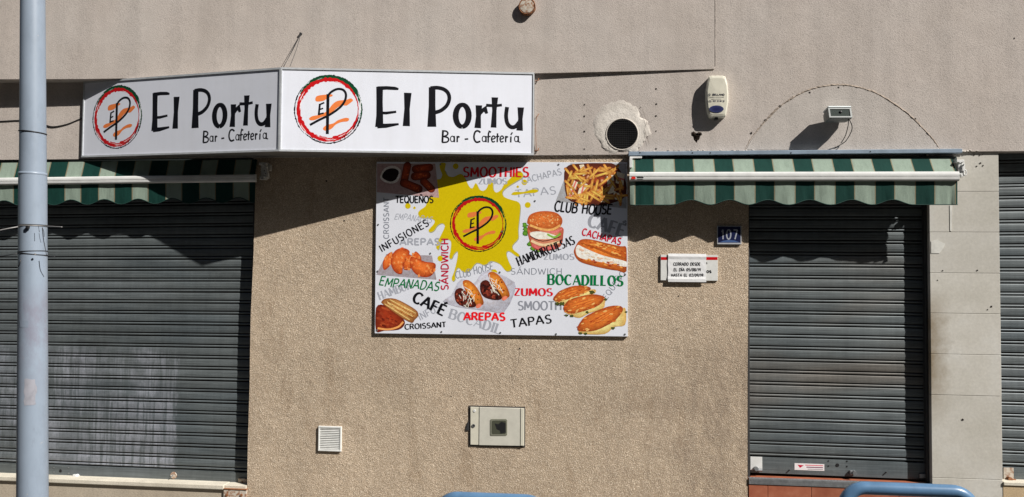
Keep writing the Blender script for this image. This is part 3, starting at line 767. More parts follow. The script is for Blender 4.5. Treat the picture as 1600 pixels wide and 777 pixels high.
    def text(s, txt, p0, p1, h, col, wv=.16, wh=None, slant=0., hand=0., sp=.1, serif=False, wave=0.):
        wh = wv if wh is None else wh
        total = sum(GL[c][0] for c in txt) + sp * (len(txt) - 1)
        dx, dy = p1[0] - p0[0], p1[1] - p0[1]; L = math.hypot(dx, dy); ux, uy = dx / L, dy / L
        vx, vy = uy, -ux                              # up in pixel space
        sx = L / total; cur = 0
        for gi, c in enumerate(txt):
            gw, st = GL[c]
            jy = random.uniform(-hand, hand) * h; js = 1 + random.uniform(-hand, hand); jr = random.uniform(-hand, hand) * .5
            for pl in st:
                q = []; ww = []
                for i, (x, y) in enumerate(pl):
                    X = (cur + x + jr * y) * sx + slant * y * h; Yh = y * h * js + jy + wave * h * math.sin(3.14 * (cur / total))
                    q.append((p0[0] + ux * X + vx * Yh, p0[1] + uy * X + vy * Yh))
                    a = pl[max(i - 1, 0)]; e = pl[min(i + 1, len(pl) - 1)]
                    ddx, ddy = (e[0] - a[0]) * sx, (e[1] - a[1]) * h; l = math.hypot(ddx, ddy) or 1
                    t = abs(ddy) / l
                    if serif and ddx > 0 and abs(ddx / l) > .2 and t < .98 and ddy > 0: t = .15
                    ww.append((wh + (wv - wh) * t ** 1.5) * h)
                s.strip(q, ww, col)
                if serif and len(pl) == 2 and abs(pl[0][0] - pl[1][0]) < .1:
                    for (x, y) in pl:
                        X = (cur + x) * sx + slant * y * h; Yh = y * h * js + jy + (-.03 if y > .5 else .03) * h
                        cx_, cy_ = p0[0] + ux * X + vx * Yh, p0[1] + uy * X + vy * Yh; e = wv * h * .62
                        s.strip([(cx_ - ux * e, cy_ - uy * e), (cx_ + ux * e, cy_ + uy * e)], .09 * h, col)
            cur += gw + sp
    def build(s, name, parent, mat=None, label=None):
        o = mk(name, s.V, s.F, mat or PRINT, parent, cols=s.C)
        if label: o['label'] = label
        return o
INK = (.006, .006, .009, 1)
def logo(mp, base, parent, name='logo', bgc=None, step=.000004):
    """round brush-stroke emblem in the pixel frame of the sign zoom: centre 295,295, radius 195"""
    s = Sheet(mp, base, step); rnd = random.Random(3)
    cx, cy = 295, 295
    def ring(r, a0, a1, w, col, rag=.3, n=48):
        pts = []; ws = []
        for i in range(n + 1):
            a = math.radians(a0 + (a1 - a0) * i / n); rr = r * (1 + rnd.uniform(-.008, .008))
            pts.append((cx + rr * math.cos(a), cy - rr * math.sin(a) * 1.01)); ws.append(w * (1 + rnd.uniform(-rag, rag)) * min(1, 4 * i / n + .2, 4 * (1 - i / n) + .2))
        s.strip(pts, ws, col)
    blk, red, grn = INK, S(172, 16, 22), S(6, 62, 36)
    ring(201, 130, 225, 6, blk, .5); ring(200, -120, 10, 7, blk, .5); ring(203, 25, 130, 6, blk, .6)
    ring(191, 8, 152, 25, grn, .4); ring(196, 225, 262, 5, blk, .8); ring(196, 330, 400, 7, grn, .8)
    ring(177, 0, 362, 24, red, .35, 90); ring(184, 150, 285, 12, red, .4); ring(183, 262, 340, 16, red, .4); ring(186, 290, 352, 5, blk, .8)
    pale = bgc or S(222, 224, 232)
    for k in range(16):
        a = rnd.uniform(0, 360); ring(rnd.uniform(166, 199), a, a + rnd.uniform(8, 26), rnd.uniform(1.5, 3.5), pale, .6, 8)
    org = S(205, 112, 58)
    s.big(spline2([(215, 235), (225, 215), (270, 207), (312, 205), (316, 215), (290, 225), (265, 243), (225, 248)], 4, True), org)
    s.big(spline2([(180, 350), (200, 335), (250, 325), (290, 300), (320, 262), (350, 243), (400, 237), (425, 228), (440, 240), (425, 255), (400, 272), (370, 270), (340, 290), (300, 325), (260, 338), (215, 358), (190, 360)], 3, True), org)
    s.big(spline2([(265, 405), (285, 388), (325, 378), (350, 360), (395, 345), (418, 350), (410, 366), (375, 370), (340, 385), (315, 410), (285, 422), (268, 418)], 3, True), org)
    s.strip([(290, 203), (290, 442)], 18, blk)
    s.strip(spline2([(288, 215), (310, 190), (345, 173), (380, 178), (397, 205), (390, 245), (360, 285), (300, 328), (240, 358), (186, 388)], 5), 14, blk)
    s.strip([(243, 262), (237, 330)], 12, blk); s.strip([(238, 268), (269, 254)], 10, blk); s.strip([(236, 298), (263, 288)], 9, blk); s.strip([(234, 325), (267, 317)], 10, blk)
    return s.build(name, parent)
def spline2(pts, k=5, closed=False):
    return [(v.x, v.y) for v in spline([(p[0], p[1], 0) for p in pts], k, closed)]
# ------------------------------------------------------------------ shop sign
def sign():
    LT, LB = at(130, 128, -.045), at(128, 246, -.045)
    CT, CB = at(437.5, 105.5, -.453), at(437.5, 236.5, -.453)
    RT, RB = at(835, 113.5, -.075), at(834, 242.5, -.075)
    for t, m in ((LT, LB), (CT, CB), (RT, RB)):
        x = (t.x + m.x) / 2; t.x = m.x = x
    print('sign', LT, LB, CT, CB, RT, RB)
    S_ = empty('shop_sign', (CB.x, YF, CB.z), 'white V-shaped illuminated sign reading El Portu Bar - Cafetería above the poster', 'sign')
    yb = YF - .001; ins = .012
    def outward(a, c):
        d = (c - a); n = Vector((d.y, -d.x, 0)).normalized()
        return n if n.y < 0 else -n
    nL, nR = outward(LB, CB), outward(CB, RB)
    # housing
    def inn(p, n): return p - n * ins
    plan = [(LB, LT), (CB, CT), (RB, RT)]
    V = []
    for i, (m, t) in enumerate(plan):
        n = (nL, (nL + nR).normalized(), nR)[i]; q = n * ins
        V += [m - q + Vector((0, 0, .004)), t - q - Vector((0, 0, .004))]
    V += [Vector((RB.x, yb, RB.z + .004)), Vector((RB.x, yb, RT.z - .004)), Vector((LB.x, yb, LB.z + .004)), Vector((LB.x, yb, LT.z - .004))]
    Fc = [(0, 2, 3, 1), (2, 4, 5, 3), (4, 6, 7, 5), (6, 8, 9, 7), (8, 0, 1, 9), (0, 8, 6, 4, 2), (1, 3, 5, 7, 9)]
    mk('cabinet', V, Fc, simple('cabinet_metal', (.30, .29, .28, 1), .5, .2, .3, 12), S_, recalc=True)
    for a_b, a_t, c_b, c_t, n, sid in ((LB, LT, CB, CT, nL, 0), (CB, CT, RB, RT, nR, 1)):
        d = (c_b - a_b); d.z = 0; d.normalize()
        # frame: four bars
        wv = .015
        def P(u, v, off=0):       # u 0..1 along, v 0..1 down
            t = a_t + (c_t - a_t) * u; m = a_b + (c_b - a_b) * u
            return t + (m - t) * v + n * off
        W = (c_b - a_b).length; Hh = (a_t - a_b).length
        fu, fv = wv / W, wv / Hh
        def slabq(name, us, vs, f0, f1, mat, par, k=1):
            q = [(us[0], vs[0]), (us[1], vs[0]), (us[1], vs[1]), (us[0], vs[1])]
            vv = [P(u, v, f1) for u, v in q] + [P(u, v, f0) for u, v in q]
            return mk(name, vv, [(3, 2, 1, 0), (4, 5, 6, 7), (0, 1, 5, 4), (1, 2, 6, 5), (2, 3, 7, 6), (3, 0, 4, 7)], mat, par, recalc=True)
        face = slabq('face_panel', (fu * .5, 1 - fu * .5), (fv * .5, 1 - fv * .5), -ins + .001, -.004, PANEL, S_)
        face['label'] = ('left' if sid == 0 else 'right') + ' white face of the sign with round logo and black lettering'
        b_in = -ins - .004
        slabq('frame_bar', (.0005, .9995), (0, fv), b_in, .003, ALU, S_); slabq('frame_bar', (.0005, .9995), (1 - fv, 1), b_in, .003, ALU, S_)
        slabq('frame_bar', (.0006, fu * .8), (fv * 1.01, 1 - fv * 1.01), b_in, .0028, ALU, S_); slabq('frame_bar', (1 - fu * .8, .9994), (fv * 1.01, 1 - fv * 1.01), b_in, .0028, ALU, S_)
        def mp(x, y, off):
            u = (x - 8) / 1532
            top = 45 + (x - 8) / 1532 * 25; bot = 545 + (x - 8) / 1532 * 22
            return P(u, (y - top) / (bot - top), -.004 + off)
        logo(mp, .0003, face)
        s = Sheet(mp, .0003)
        def st(pts, w, sm=False):
            w = [q * 1.36 for q in w] if isinstance(w, list) else w * 1.36
            s.strip(spline2(pts, 4) if sm else pts, w, INK)
        st([(598, 158), (599, 250), (601, 330), (599, 400)], [30, 28, 30, 36]); st([(586, 168), (640, 165), (690, 168), (712, 172)], [18, 16, 15, 9])
        st([(600, 315), (640, 316), (700, 308)], [12, 13, 10]); st([(588, 393), (640, 392), (716, 382)], [22, 19, 9])
        st([(768, 194), (765, 290), (762, 394)], [34, 24, 32])
        st([(915, 160), (916, 270), (916, 398)], [30, 30, 40]); st([(905, 166), (945, 163), (985, 172), (1012, 195), (1020, 230), (1005, 270), (970, 300), (935, 312)], 17, True)
        o_ = ell(1100, 331, 40, 66, 24); s.strip(o_, [25 + 11 * abs(math.cos(math.radians(90 + 15 * i))) for i in range(len(o_))], INK)
        st([(1201, 268), (1199, 335), (1195, 405)], [30, 22, 30]); st([(1202, 330), (1222, 300), (1240, 288), (1250, 318)], [10, 17, 20, 12], False)
        st([(1298, 220), (1296, 300), (1292, 402)], [30, 20, 26]); st([(1245, 268), (1300, 271), (1342, 266)], [14, 13, 12])
        st([(1374, 278), (1368, 330), (1376, 375), (1398, 398), (1425, 396), (1448, 370)], 18, True); st([(1458, 280), (1456, 350), (1452, 420)], [30, 20, 30])
        s.build('lettering', face, label='black hand-drawn lettering El Portu')
        s = Sheet(mp, .0003)
        st([(984, 420), (981, 490)], 9); st([(978, 422), (1003, 424), (1014, 436), (1006, 449), (985, 456)], 7, True); st([(985, 455), (1012, 462), (1019, 476), (1008, 489), (978, 491)], 7, True)
        def la(x): s.strip(ell(x, 470, 11, 17, 12), 6, INK); st([(x + 12, 452), (x + 13, 490)], 7)
        def le(x): st([(x - 9, 472), (x + 10, 466), (x + 6, 454), (x - 4, 454), (x - 11, 470), (x - 4, 488), (x + 11, 484)], 6, True)
        def lr(x): st([(x - 6, 452), (x - 6, 490)], 7); st([(x - 6, 468), (x + 2, 456), (x + 9, 460)], 6)
        la(1041); lr(1077); st([(1116, 472), (1138, 470)], 7)
        st([(1212, 432), (1198, 422), (1182, 426), (1173, 450), (1176, 475), (1190, 490), (1212, 484)], 8, True)
        la(1234); st([(1277, 430), (1266, 424), (1261, 440), (1260, 492)], 7); st([(1252, 458), (1275, 455)], 6); le(1291)
        st([(1317, 436), (1315, 490)], 7); st([(1305, 457), (1328, 454)], 6); le(1343); lr(1373); st([(1399, 455), (1398, 491)], 7); st([(1398, 446), (1408, 430)], 6); la(1432)
        st([(1448, 488), (1458, 490)], 5)
        s.build('lettering', face, label='small black lettering Bar - Cafetería')
    # rusty hooks on the right end
    for y in (127, 236):
        p = at(840, y, YF - .004); tube('hook', [p + Vector((-.03, 0, .0)), p + Vector((-.01, -.01, 0)), p + Vector((.008, -.012, .004)), p + Vector((.008, -.004, .02))], .004, RUST, S_, 8)
    return S_
sign()
# stay wires over the sign
eye = at(470, 53, -.12)
wr = empty('stay_wire', eye, 'thin twisted stay wires from a wall eye down to the sign corner', 'wire')
disc('wall_eye', 470, 53, 2.2, -.115, .02, DARKM, wr)
for x in (443, 453): tube('wire', spline([eye, eye + (at(x, 104, -.35) - eye) * .5 + Vector((.01, 0, .01)), at(x, 104, -.35)], 5), .0022, CABLE, wr, 6)
p1 = at(842, 178, YF - .004)
tag(tube('wire', spline([p1, at(838, 186, YF - .03), at(837, 205, YF - .02), at(838, 236, YF - .005)], 6), .0025, RUST, None, 6), 'short rusty wire hanging beside the right end of the shop sign', 'wire')
# ------------------------------------------------------------------ menu poster
def poster():
    Yp = -.022
    C4 = [(588.5, 253), (980, 254), (981, 526), (585.5, 521)]
    ob = empty('menu_board', at(785, 521, -.002), 'big printed menu board with yellow splash, food pictures and menu words', 'sign')
    sheet = pslab('board_sheet', C4, Yp, .018, simple('poster_white', (.78, .80, .87, 1), .42, 0, .05, 5), ob, .0008)
    def mp(x, y, off): return at(x, y, Yp - off)
    # keep prints inside the sheet
    def cl(pts): return [(min(max(x, 589.2 - (y - 253) * .011), 979.4), min(max(y, 254.2), 519.6 + (x - 585) * .0126)) for x, y in pts]
    base = [.0004]
    def sheet_(k=1): s = Sheet(mp, base[0], .0000035); return s
    def done(s, name, mat=None, label=None):
        s.build(name, ob, mat, label)
    YEL = S(192, 170, 6)
    s = sheet_()
    outl = [(687.5, 255.5), (696.5, 255.5), (695, 265.6), (699.7, 274.6), (708.7, 276.5), (719, 272), (725.4, 276), (732, 290), (738, 294.5), (743.5, 286), (748.6, 295), (753.7, 298.4), (760, 295), (765, 283.6), (770, 282), (770.5, 295), (775.6, 301), (783, 296.5), (788, 288), (799.7, 276.5), (807.5, 268), (815, 269), (817, 276.5), (806, 284), (793, 292), (785, 300), (788, 308), (799.7, 312.6), (810, 316), (813, 324), (811, 345), (809.5, 360), (809.5, 373), (801, 383), (801.7, 390), (811.5, 398), (807.6, 401), (795.7, 392.5), (791, 396), (794.4, 408), (799.7, 420), (793, 424), (788, 421), (780, 412), (766.6, 408), (757.6, 414.6), (744.7, 410.8), (734.4, 422.4), (724, 425), (716.4, 418.5), (712.6, 422.4), (710.6, 430), (711, 436.5), (707.4, 439.7), (706, 434), (710, 423.7), (715, 401.8), (714.5, 392.8), (708.7, 398), (706, 404), (702, 403), (704, 391.5), (704.8, 378.6), (699.7, 374), (689.4, 377.3), (685.5, 389.5), (681.7, 387.6), (683, 380), (689.4, 367), (695, 354), (690.7, 349), (683, 353), (677.8, 360.6), (671.4, 363), (670, 359), (677.8, 350.3), (679, 345), (672.7, 341), (657, 340), (653.4, 333.8), (656, 328.7), (665, 322), (670, 309), (681.7, 301.6), (681.7, 282), (688, 280), (691, 273), (687.5, 264)]
    sh = S(150, 150, 120)
    s.big(spline2([(x + 1, y + 1.2) for x, y in outl[2:-1]], 3, True), sh)
    s.big(spline2(outl, 3, True), YEL)
    for x, y, r in [(712, 260, 4.5), (819.4, 285, 4.4), (809, 292, 2), (824.6, 320.5, 4.6), (637.3, 322, 4.4), (647.6, 325, 2), (688, 404, 4.5), (772, 426, 5)]: s.blob(x, y, r, r, YEL, j=.03)
    done(s, 'yellow_splash')
    base[0] = .0005
    # grey background words
    GR = S(150, 153, 162); GRD = S(120, 124, 134)
    def word(t, p0, p1, h, col, lab=None, **k):
        s = sheet_(); s.text(t, p0, p1, h, col, **k); done(s, 'lettering', None, lab)
    word('ZUMOS', (748, 288), (792, 288), 9, GR, 'grey word ZUMOS behind SMOOTHIES', wv=.3, wh=.06)
    word('CACHAPAS', (817, 287.5), (878, 273), 10, GR, 'grey word CACHAPAS', wv=.14, sp=.16)
    word('TAPAS', (806, 309), (869, 303), 12, GR, 'grey word TAPAS', wv=.16, wh=.1, sp=.16, hand=.03)
    base[0] = .00065; s = sheet_(); s.fill(spline2([(799, 304), (804, 300), (818, 300), (830, 296.5), (838, 296), (841, 298.5), (836, 301.5), (820, 302.5), (806, 305)], 3, True), YEL); base[0] = .0007; done(s, 'yellow_splash'); base[0] = .0005
    word('EMPANADAS', (616, 343), (674, 348), 9.5, GR, 'thin grey word EMPANADAS', wv=.1, slant=.25, hand=.05, sp=.14)
    word('AREPAS', (625, 383), (687, 383), 10, GR, 'grey word AREPAS', wv=.24, sp=.15)
    word('CROISSANT', (607.5, 373), (607.5, 309), 8, GRD, 'grey word CROISSANT running upwards', wv=.17, sp=.16)
    word('HAMBUR', (593.5, 468.6), (644, 450.5), 12, GR, 'grey word HAMBUR', wv=.2, wh=.08, serif=True, sp=.16)
    word('INFUS', (657, 501), (689, 484), 11, GR, 'grey letters INFUS', wv=.14, sp=.16)
    word('BOCADIL', (701, 497), (780, 522.5), 15, GR, 'grey letters BOCADIL', wv=.24, wh=.08, serif=True, sp=.18)
    word('CLUB HOUSE', (713, 436.5), (771, 421.5), 11, GRD, 'grey handwritten words CLUB HOUSE', wv=.1, hand=.08, slant=.12)
    word('ZUMOS', (850, 406), (897, 406), 9, GR, 'grey word ZUMOS under the burger', wv=.28, wh=.07, sp=.16)
    word('CAFÉ', (918, 353), (973, 371), 20, S(140, 142, 150), 'big grey word CAFÉ', wv=.26, wh=.12, sp=.12)
    word('SÁNDWICH', (798, 429), (878, 429), 9.5, GRD, 'thin grey word SÁNDWICH', wv=.13, wh=.09, sp=.16)
    word('SMOOTH', (809.5, 484.5), (877, 484.5), 13.5, S(130, 133, 142), 'grey letters SMOOTH', wv=.2, wh=.12)
    word('EQUEÑO', (948, 469), (978, 428), 9, GRD, 'grey letters EQUEÑO running up to the right', wv=.12, sp=.2)
    base[0] = .0008
    # --- food pictures
    PK, BGc = S(165, 140, 142), S(150, 152, 156)
    s = sheet_(); s.poly(cl([(589, 256), (680, 256), (686, 309), (589, 300.5)]), PK); s.fill(spline2([(594, 276), (600, 264), (614, 259), (626, 266), (622, 283), (610, 287), (598, 283)], 3, True), S(215, 212, 212)); s.fill(spline2([(597, 275), (603, 266), (614, 263), (623, 268), (619, 280), (610, 284), (600, 280)], 3, True), S(22, 10, 8))
    for a, c, w_ in [((636.6, 259), (631.5, 283), 12), ((649.5, 264.5), (671, 262), 12.5), ((648, 276), (667, 274), 12.5), ((662, 283.6), (674, 295.5), 12), ((631, 286), (654, 295.5), 13)]:
        s.capsule(a, c, w_, S(170, 68, 32), S(70, 18, 10)); s.speckle([(a[0] - 3, a[1] - 3), (c[0] - 2, c[1] - 3), (c[0] + 3, c[1] + 3), (a[0] + 3, a[1] + 3)], 10, [S(200, 98, 50), S(130, 44, 22)], .6, 1.5)
    done(s, 'food_picture', FOOD, 'picture of fried cheese sticks beside a cup of dark sauce')
    s = sheet_(); s.poly(cl([(891.5, 255.6), (979, 255.6), (979, 326), (868.5, 314.5)]), BGc)
    s.fill(cl(spline2([(884, 262), (905, 256), (940, 255), (962, 258), (978, 285), (976, 308), (955, 318), (930, 322), (905, 318), (888, 312), (882, 290)], 3, True)), S(120, 48, 28), S(70, 30, 18)); s.speckle([(886, 265), (960, 260), (975, 300), (940, 320), (890, 310)], 70, [S(150, 62, 34), S(60, 24, 16), S(176, 96, 50), S(200, 150, 110), S(90, 90, 40)], .8, 2.6)
    for q in ([(900, 312), (908, 285), (918, 288), (911, 315)], [(886, 308), (897, 282), (903, 285), (893, 312)], [(948, 276), (958, 272), (962, 300), (950, 304)], [(960, 300), (974, 304), (970, 314), (955, 310)], [(964, 268), (976, 272), (974, 290), (962, 286)], [(940, 304), (952, 306), (950, 316), (938, 316)], [(905, 258), (912, 257), (918, 272), (911, 275)]):
        s.poly(q, S(222, 205, 180)); m_ = [(q[0][0] * .6 + q[1][0] * .4, q[0][1] * .6 + q[1][1] * .4)]
        s.strip([((q[0][0] + q[3][0]) / 2, (q[0][1] + q[3][1]) / 2), ((q[1][0] + q[2][0]) / 2, (q[1][1] + q[2][1]) / 2)], 2.5, S(205, 110, 105))
    rr = random.Random(5)
    fr = [((888, 283), (893, 268)), ((890, 279), (913, 278)), ((920, 279), (938, 262)), ((905, 269), (925, 262)), ((930, 276), (955, 268)), ((938, 262), (957, 272)), ((924, 296), (926, 281)), ((930, 300), (934, 282)), ((904, 309), (922, 315)), ((901, 315), (918, 319)), ((915, 300), (938, 314)), ((924, 298), (942, 309)), ((936, 290), (954, 276)), ((912, 262), (905, 268)), ((944, 258), (950, 266)), ((886, 292), (888, 305)), ((897, 272), (910, 284)), ((918, 284), (905, 276))]
    for i in range(48): x, y = rr.uniform(889, 972), rr.uniform(260, 314); a = rr.uniform(0, 3.14); l = rr.uniform(6, 11); fr.insert(0, ((x - l * math.cos(a), y - l * math.sin(a)), (x + l * math.cos(a), y + l * math.sin(a))))
    for a, c in fr:
        a, c = cl([a, c]); a = (a[0], max(a[1], 258)); c = (c[0], max(c[1], 258)); t = rr.uniform(.85, 1.05); s.capsule(a, c, 3.8, S(240 * t, 182 * t, 88 * t), S(160, 84, 30))
    done(s, 'food_picture', FOOD, 'picture of a club sandwich under a heap of fries')
    s = sheet_()
    for x, y, r in [(820, 352, 4), (822, 359, 4.5), (821, 365, 4), (828, 381, 4), (833, 388, 4), (841, 391, 4)]: s.blob(x, y, r, r, S(95, 150, 45), S(40, 90, 25), j=.3)
    s.fill(spline2([(825, 352), (850, 358), (878, 355), (880, 368), (876, 385), (858, 392), (836, 390), (828, 378)], 3, True), S(205, 135, 105), S(160, 70, 50))
    s.fill(spline2([(826, 355), (838, 357), (846, 364), (836, 364), (828, 361)], 3, True), S(150, 75, 40)); s.fill(spline2([(828, 364), (845, 362), (868, 368), (872, 372), (850, 374), (834, 372)], 3, True), S(235, 225, 205))
    s.strip(spline2([(828, 369), (848, 377), (876, 370)], 4), 1.6, S(90, 40, 30)); s.strip(spline2([(855, 366), (866, 371), (876, 365)], 4), 3, S(120, 170, 60)); s.strip(spline2([(830, 376), (848, 383), (874, 378)], 4), 4, S(228, 190, 150)); s.strip(spline2([(832, 383), (848, 389), (870, 386)], 4), 4.5, S(200, 100, 100)); s.strip(spline2([(856, 361), (866, 363), (878, 358)], 4), 2, S(215, 110, 120))
    s.fill(spline2([(824, 345), (828, 336), (840, 331), (856, 330), (870, 333), (878, 341), (878, 350), (870, 358), (852, 361), (834, 355), (825, 350)], 3, True), S(205, 112, 52), S(165, 75, 30))
    s.speckle(spline2([(828, 346), (832, 336), (856, 332), (874, 342), (868, 354), (840, 355)], 3, True), 40, [S(170, 76, 30), S(222, 140, 76), S(190, 96, 42), S(232, 168, 110)], .5, 1.4)
    s.strip(spline2([(828, 352), (845, 358), (862, 359), (876, 352)], 4), 3.4, S(228, 165, 95))
    for i in range(26): s.blob(rr.uniform(832, 872), rr.uniform(334, 350), .7, .5, S(232, 190, 130), j=.2, n=6)
    done(s, 'food_picture', FOOD, 'picture of a sesame burger with lettuce')
    s = sheet_()
    s.fill(cl(spline2([(896.8, 395), (900, 384), (907, 375), (921.7, 374), (950.6, 380.7), (970, 385), (979, 388), (979, 424), (965, 423), (950.6, 421), (924, 415), (904.7, 408)], 3, True)), S(214, 120, 45), S(150, 66, 25), cen=(940, 400))
    s.big(cl(spline2([(899.5, 390), (903, 383), (910, 386), (921, 391), (944, 400), (979, 409), (979, 417), (955, 413), (930, 408), (912, 405), (902, 400)], 3, True)), S(236, 226, 208))
    s.speckle(cl(((905, 379), (925, 377), (978, 391), (978, 404), (950, 397), (920, 387))), 50, [S(232, 146, 66), S(184, 84, 28), S(160, 66, 24), S(240, 165, 90)], .6, 1.8, 2.4, 15); s.speckle(cl(((905, 404), (925, 411), (975, 420), (975, 415), (930, 406))), 26, [S(140, 50, 26), S(180, 80, 40), S(230, 150, 70)], .6, 1.6, 2.2, 12); s.speckle(cl(((904, 388), (940, 401), (976, 411), (976, 414), (935, 406), (904, 396))), 26, [S(205, 190, 168), S(245, 240, 228), S(215, 176, 150)], .6, 1.8, 2.2, 12)
    s.strip(spline2([(908, 380), (930, 387), (955, 397), (978, 404)], 4), [1.5 + 2 * math.sin(.24 * i) ** 2 for i in range(13)], S(160, 78, 25))
    done(s, 'food_picture', FOOD, 'picture of a long filled roll at the right edge')
    s = sheet_(); s.poly(cl([(588, 429.5), (604, 397), (675, 399.5), (682, 437)]), S(150, 144, 152))
    for q in (((646, 397), (650, 393), (657, 400), (658, 410), (648, 410), (640, 404)), ((634, 400), (641, 398), (644, 408), (641, 421), (630, 420)), ((598, 411), (604, 399), (613, 394), (612, 408), (608, 417), (600, 422)), ((612, 400), (620, 390), (632, 388), (640, 393), (637, 402), (630, 415), (628, 428), (618, 426), (611, 414)), ((642, 402), (652, 404), (664, 409), (680, 412), (679, 424), (672, 432), (660, 433), (648, 427), (641, 415))):
        w_ = spline2(q, 4, True); s.fill(w_, S(226, 112, 48), S(150, 46, 18)); s.speckle(w_, 16, [S(238, 140, 80), S(200, 88, 34), S(232, 128, 66)], .8, 2.0)
    done(s, 'food_picture', FOOD, 'picture of five orange half-moon pasties')
    s = sheet_(); s.fill(cl(spline2([(587.6, 481), (600.6, 477), (618, 488), (631, 499.5), (632, 508), (622.5, 515.5), (600, 517), (587.6, 517.5)], 3, True)), S(150, 52, 24), S(90, 26, 12)); s.speckle([(590, 483), (602, 480), (626, 498), (622, 510), (592, 512)], 30, [S(120, 36, 18), S(140, 54, 28), S(96, 26, 12), S(160, 70, 36)], .7, 2.2, 2.2, 25); s.strip(cl(spline2([(590, 513), (606, 515), (622, 511), (630, 503)], 4)), 3, S(215, 150, 85))
    s.fill(spline2([(596.5, 471), (603, 466.7), (618.6, 467.3), (640, 478), (652, 486.6), (653.4, 494), (648, 500), (643, 504.6), (625, 495), (599, 476)], 3, True), S(205, 155, 90), S(120, 66, 30)); s.speckle([(600, 472), (616, 470), (650, 490), (643, 500)], 26, [S(176, 116, 56), S(228, 186, 120), S(130, 74, 34)], .5, 1.4, 3.2, 30)
    for k in range(5): s.strip([(601 + k * 2, 475 - k * 1.7), (640 + k * 2.4, 500 - k * 2.6)], 1.0, S(140, 84, 38) if k % 2 else S(232, 195, 130))
    done(s, 'food_picture', FOOD, 'picture of a dark loaf and a layered pastry stick')
    s = sheet_(); s.fill(spline2([(692, 471), (705, 462), (711, 450), (722, 435), (740, 443), (748, 433), (757, 424), (775, 426), (804, 441), (803, 460), (788, 488), (768, 487), (745, 484), (715, 480)], 2, True), S(196, 197, 208), S(170, 172, 186))
    for ox, oy, k in ((0, 0, 1.), (40, -12, 1.02)):
        T = lambda p: (724 + (p[0] - 724) * k + ox, 466 + (p[1] - 466) * k + oy)
        s.fill([T(p) for p in spline2([(723, 440), (732, 438), (744, 448), (754, 466), (755, 476), (744, 478), (734, 466), (726, 452)], 3, True)], S(228, 138, 48), S(150, 68, 22)); s.speckle([T(p) for p in ((727, 442), (742, 449), (752, 466), (748, 474), (735, 462))], 14, [S(205, 105, 40), S(240, 165, 80), S(120, 50, 22)], .6, 1.5)
        s.fill([T(p) for p in spline2([(711, 455), (719, 450), (727, 455), (738, 466), (744, 478), (734, 481), (718, 477), (711, 468)], 3, True)], S(92, 34, 24), S(60, 20, 14)); s.speckle([T(p) for p in ((713, 457), (727, 456), (741, 476), (733, 480), (716, 474))], 44, [S(50, 16, 12), S(120, 48, 34), S(150, 66, 44), S(36, 10, 8)], .8, 2.2)
        for i in range(24):
            x, y = rr.gauss(731, 5.5), rr.gauss(462, 8); a = rr.uniform(.4, 2.2); l = rr.uniform(2.5, 5); p, q = T((x - l * math.cos(a), y - l * math.sin(a))), T((x + l * math.cos(a), y + l * math.sin(a))); s.strip([p, q], .9, S(235, 228, 205))
        s.blob(*T((748, 478)), 5, 3, S(215, 120, 95), rot=-30)
    done(s, 'food_picture', FOOD, 'picture of two filled corn cakes in white paper')
    s = sheet_()
    def roll(pts, cheese, grn):
        s.fill(cl(spline2(cheese, 3, True)), S(228, 208, 140), S(190, 150, 80))
        for x, y, r in grn: s.blob(x, y, r * 1.4, r, S(70, 84, 34), S(40, 40, 20), j=.35)
        w_ = spline2(pts, 3, True); s.fill(w_, S(214, 122, 48), S(140, 56, 22)); s.speckle(w_, 46, [S(232, 150, 74), S(176, 82, 30), S(240, 172, 104), S(160, 66, 26), S(200, 100, 40)], .5, 1.5, 2.6, -22)
        cx = sum(p[0] for p in pts) / len(pts); cy = sum(p[1] for p in pts) / len(pts)
        for k in (-.32, 0.05, .38): s.strip([(cx + (pts[0][0] - cx) * .75, cy + (pts[0][1] - cy) * .75 + k * 8), (cx, cy + k * 12 - 1), (cx + (pts[4][0] - cx) * .75, cy + (pts[4][1] - cy) * .75 + k * 8)], [.3, 1.3, .3], S(176, 84, 34))
    roll([(864, 468), (869, 460), (877, 453.6), (898, 446.6), (920.4, 448.4), (922, 453.6), (910, 460), (898, 464), (880, 470), (870, 471)], [(865, 469), (890, 465), (925, 452), (930, 458), (905, 470), (884, 477)], [(870, 475, 2.5), (925, 457, 3), (878, 475, 3)])
    roll([(880, 482.5), (884, 474), (893, 467), (924, 460), (942.7, 463), (944, 468), (936, 477), (920, 484), (898, 490), (885, 488)], [(882, 486), (905, 482), (943, 466), (945, 474), (942, 482), (920, 490), (905, 497), (890, 492)], [(885, 493, 2), (893, 494, 2), (946, 468, 2), (917, 488, 2)])
    roll([(902, 514), (907, 503), (918, 492.5), (950.6, 479), (970, 478.6), (973, 486), (964, 498), (955, 505), (931, 516.6), (908, 518)], [(905, 517), (940, 508), (972, 482), (978, 487), (976.5, 508), (960, 511), (945, 522), (912, 522)], [(907, 521, 2.2), (915, 521.5, 2), (958, 513, 2), (978, 488, 1.5)])
    done(s, 'food_picture', FOOD, 'picture of three filled oval rolls')
    base[0] = .0014
    # --- foreground words
    R_, G_ = S(190, 20, 36), S(0, 105, 55)
    word('SMOOTHIES', (724, 276.5), (826, 276.5), 15, R_, 'red word SMOOTHIES', wv=.21, wh=.12, sp=.14, slant=.02)
    word('CLUB HOUSE', (866, 331), (955, 336), 15, INK, 'black handwritten words CLUB HOUSE', wv=.16, hand=.07, slant=.1, wave=-.0)
    word('TEQUEÑOS', (618, 317), (677, 317), 10.5, INK, 'black word TEQUEÑOS', wv=.17, sp=.1)
    word('INFUSIONES', (597, 394), (671, 352), 11, INK, 'black word INFUSIONES sloping upwards', wv=.15, sp=.2)
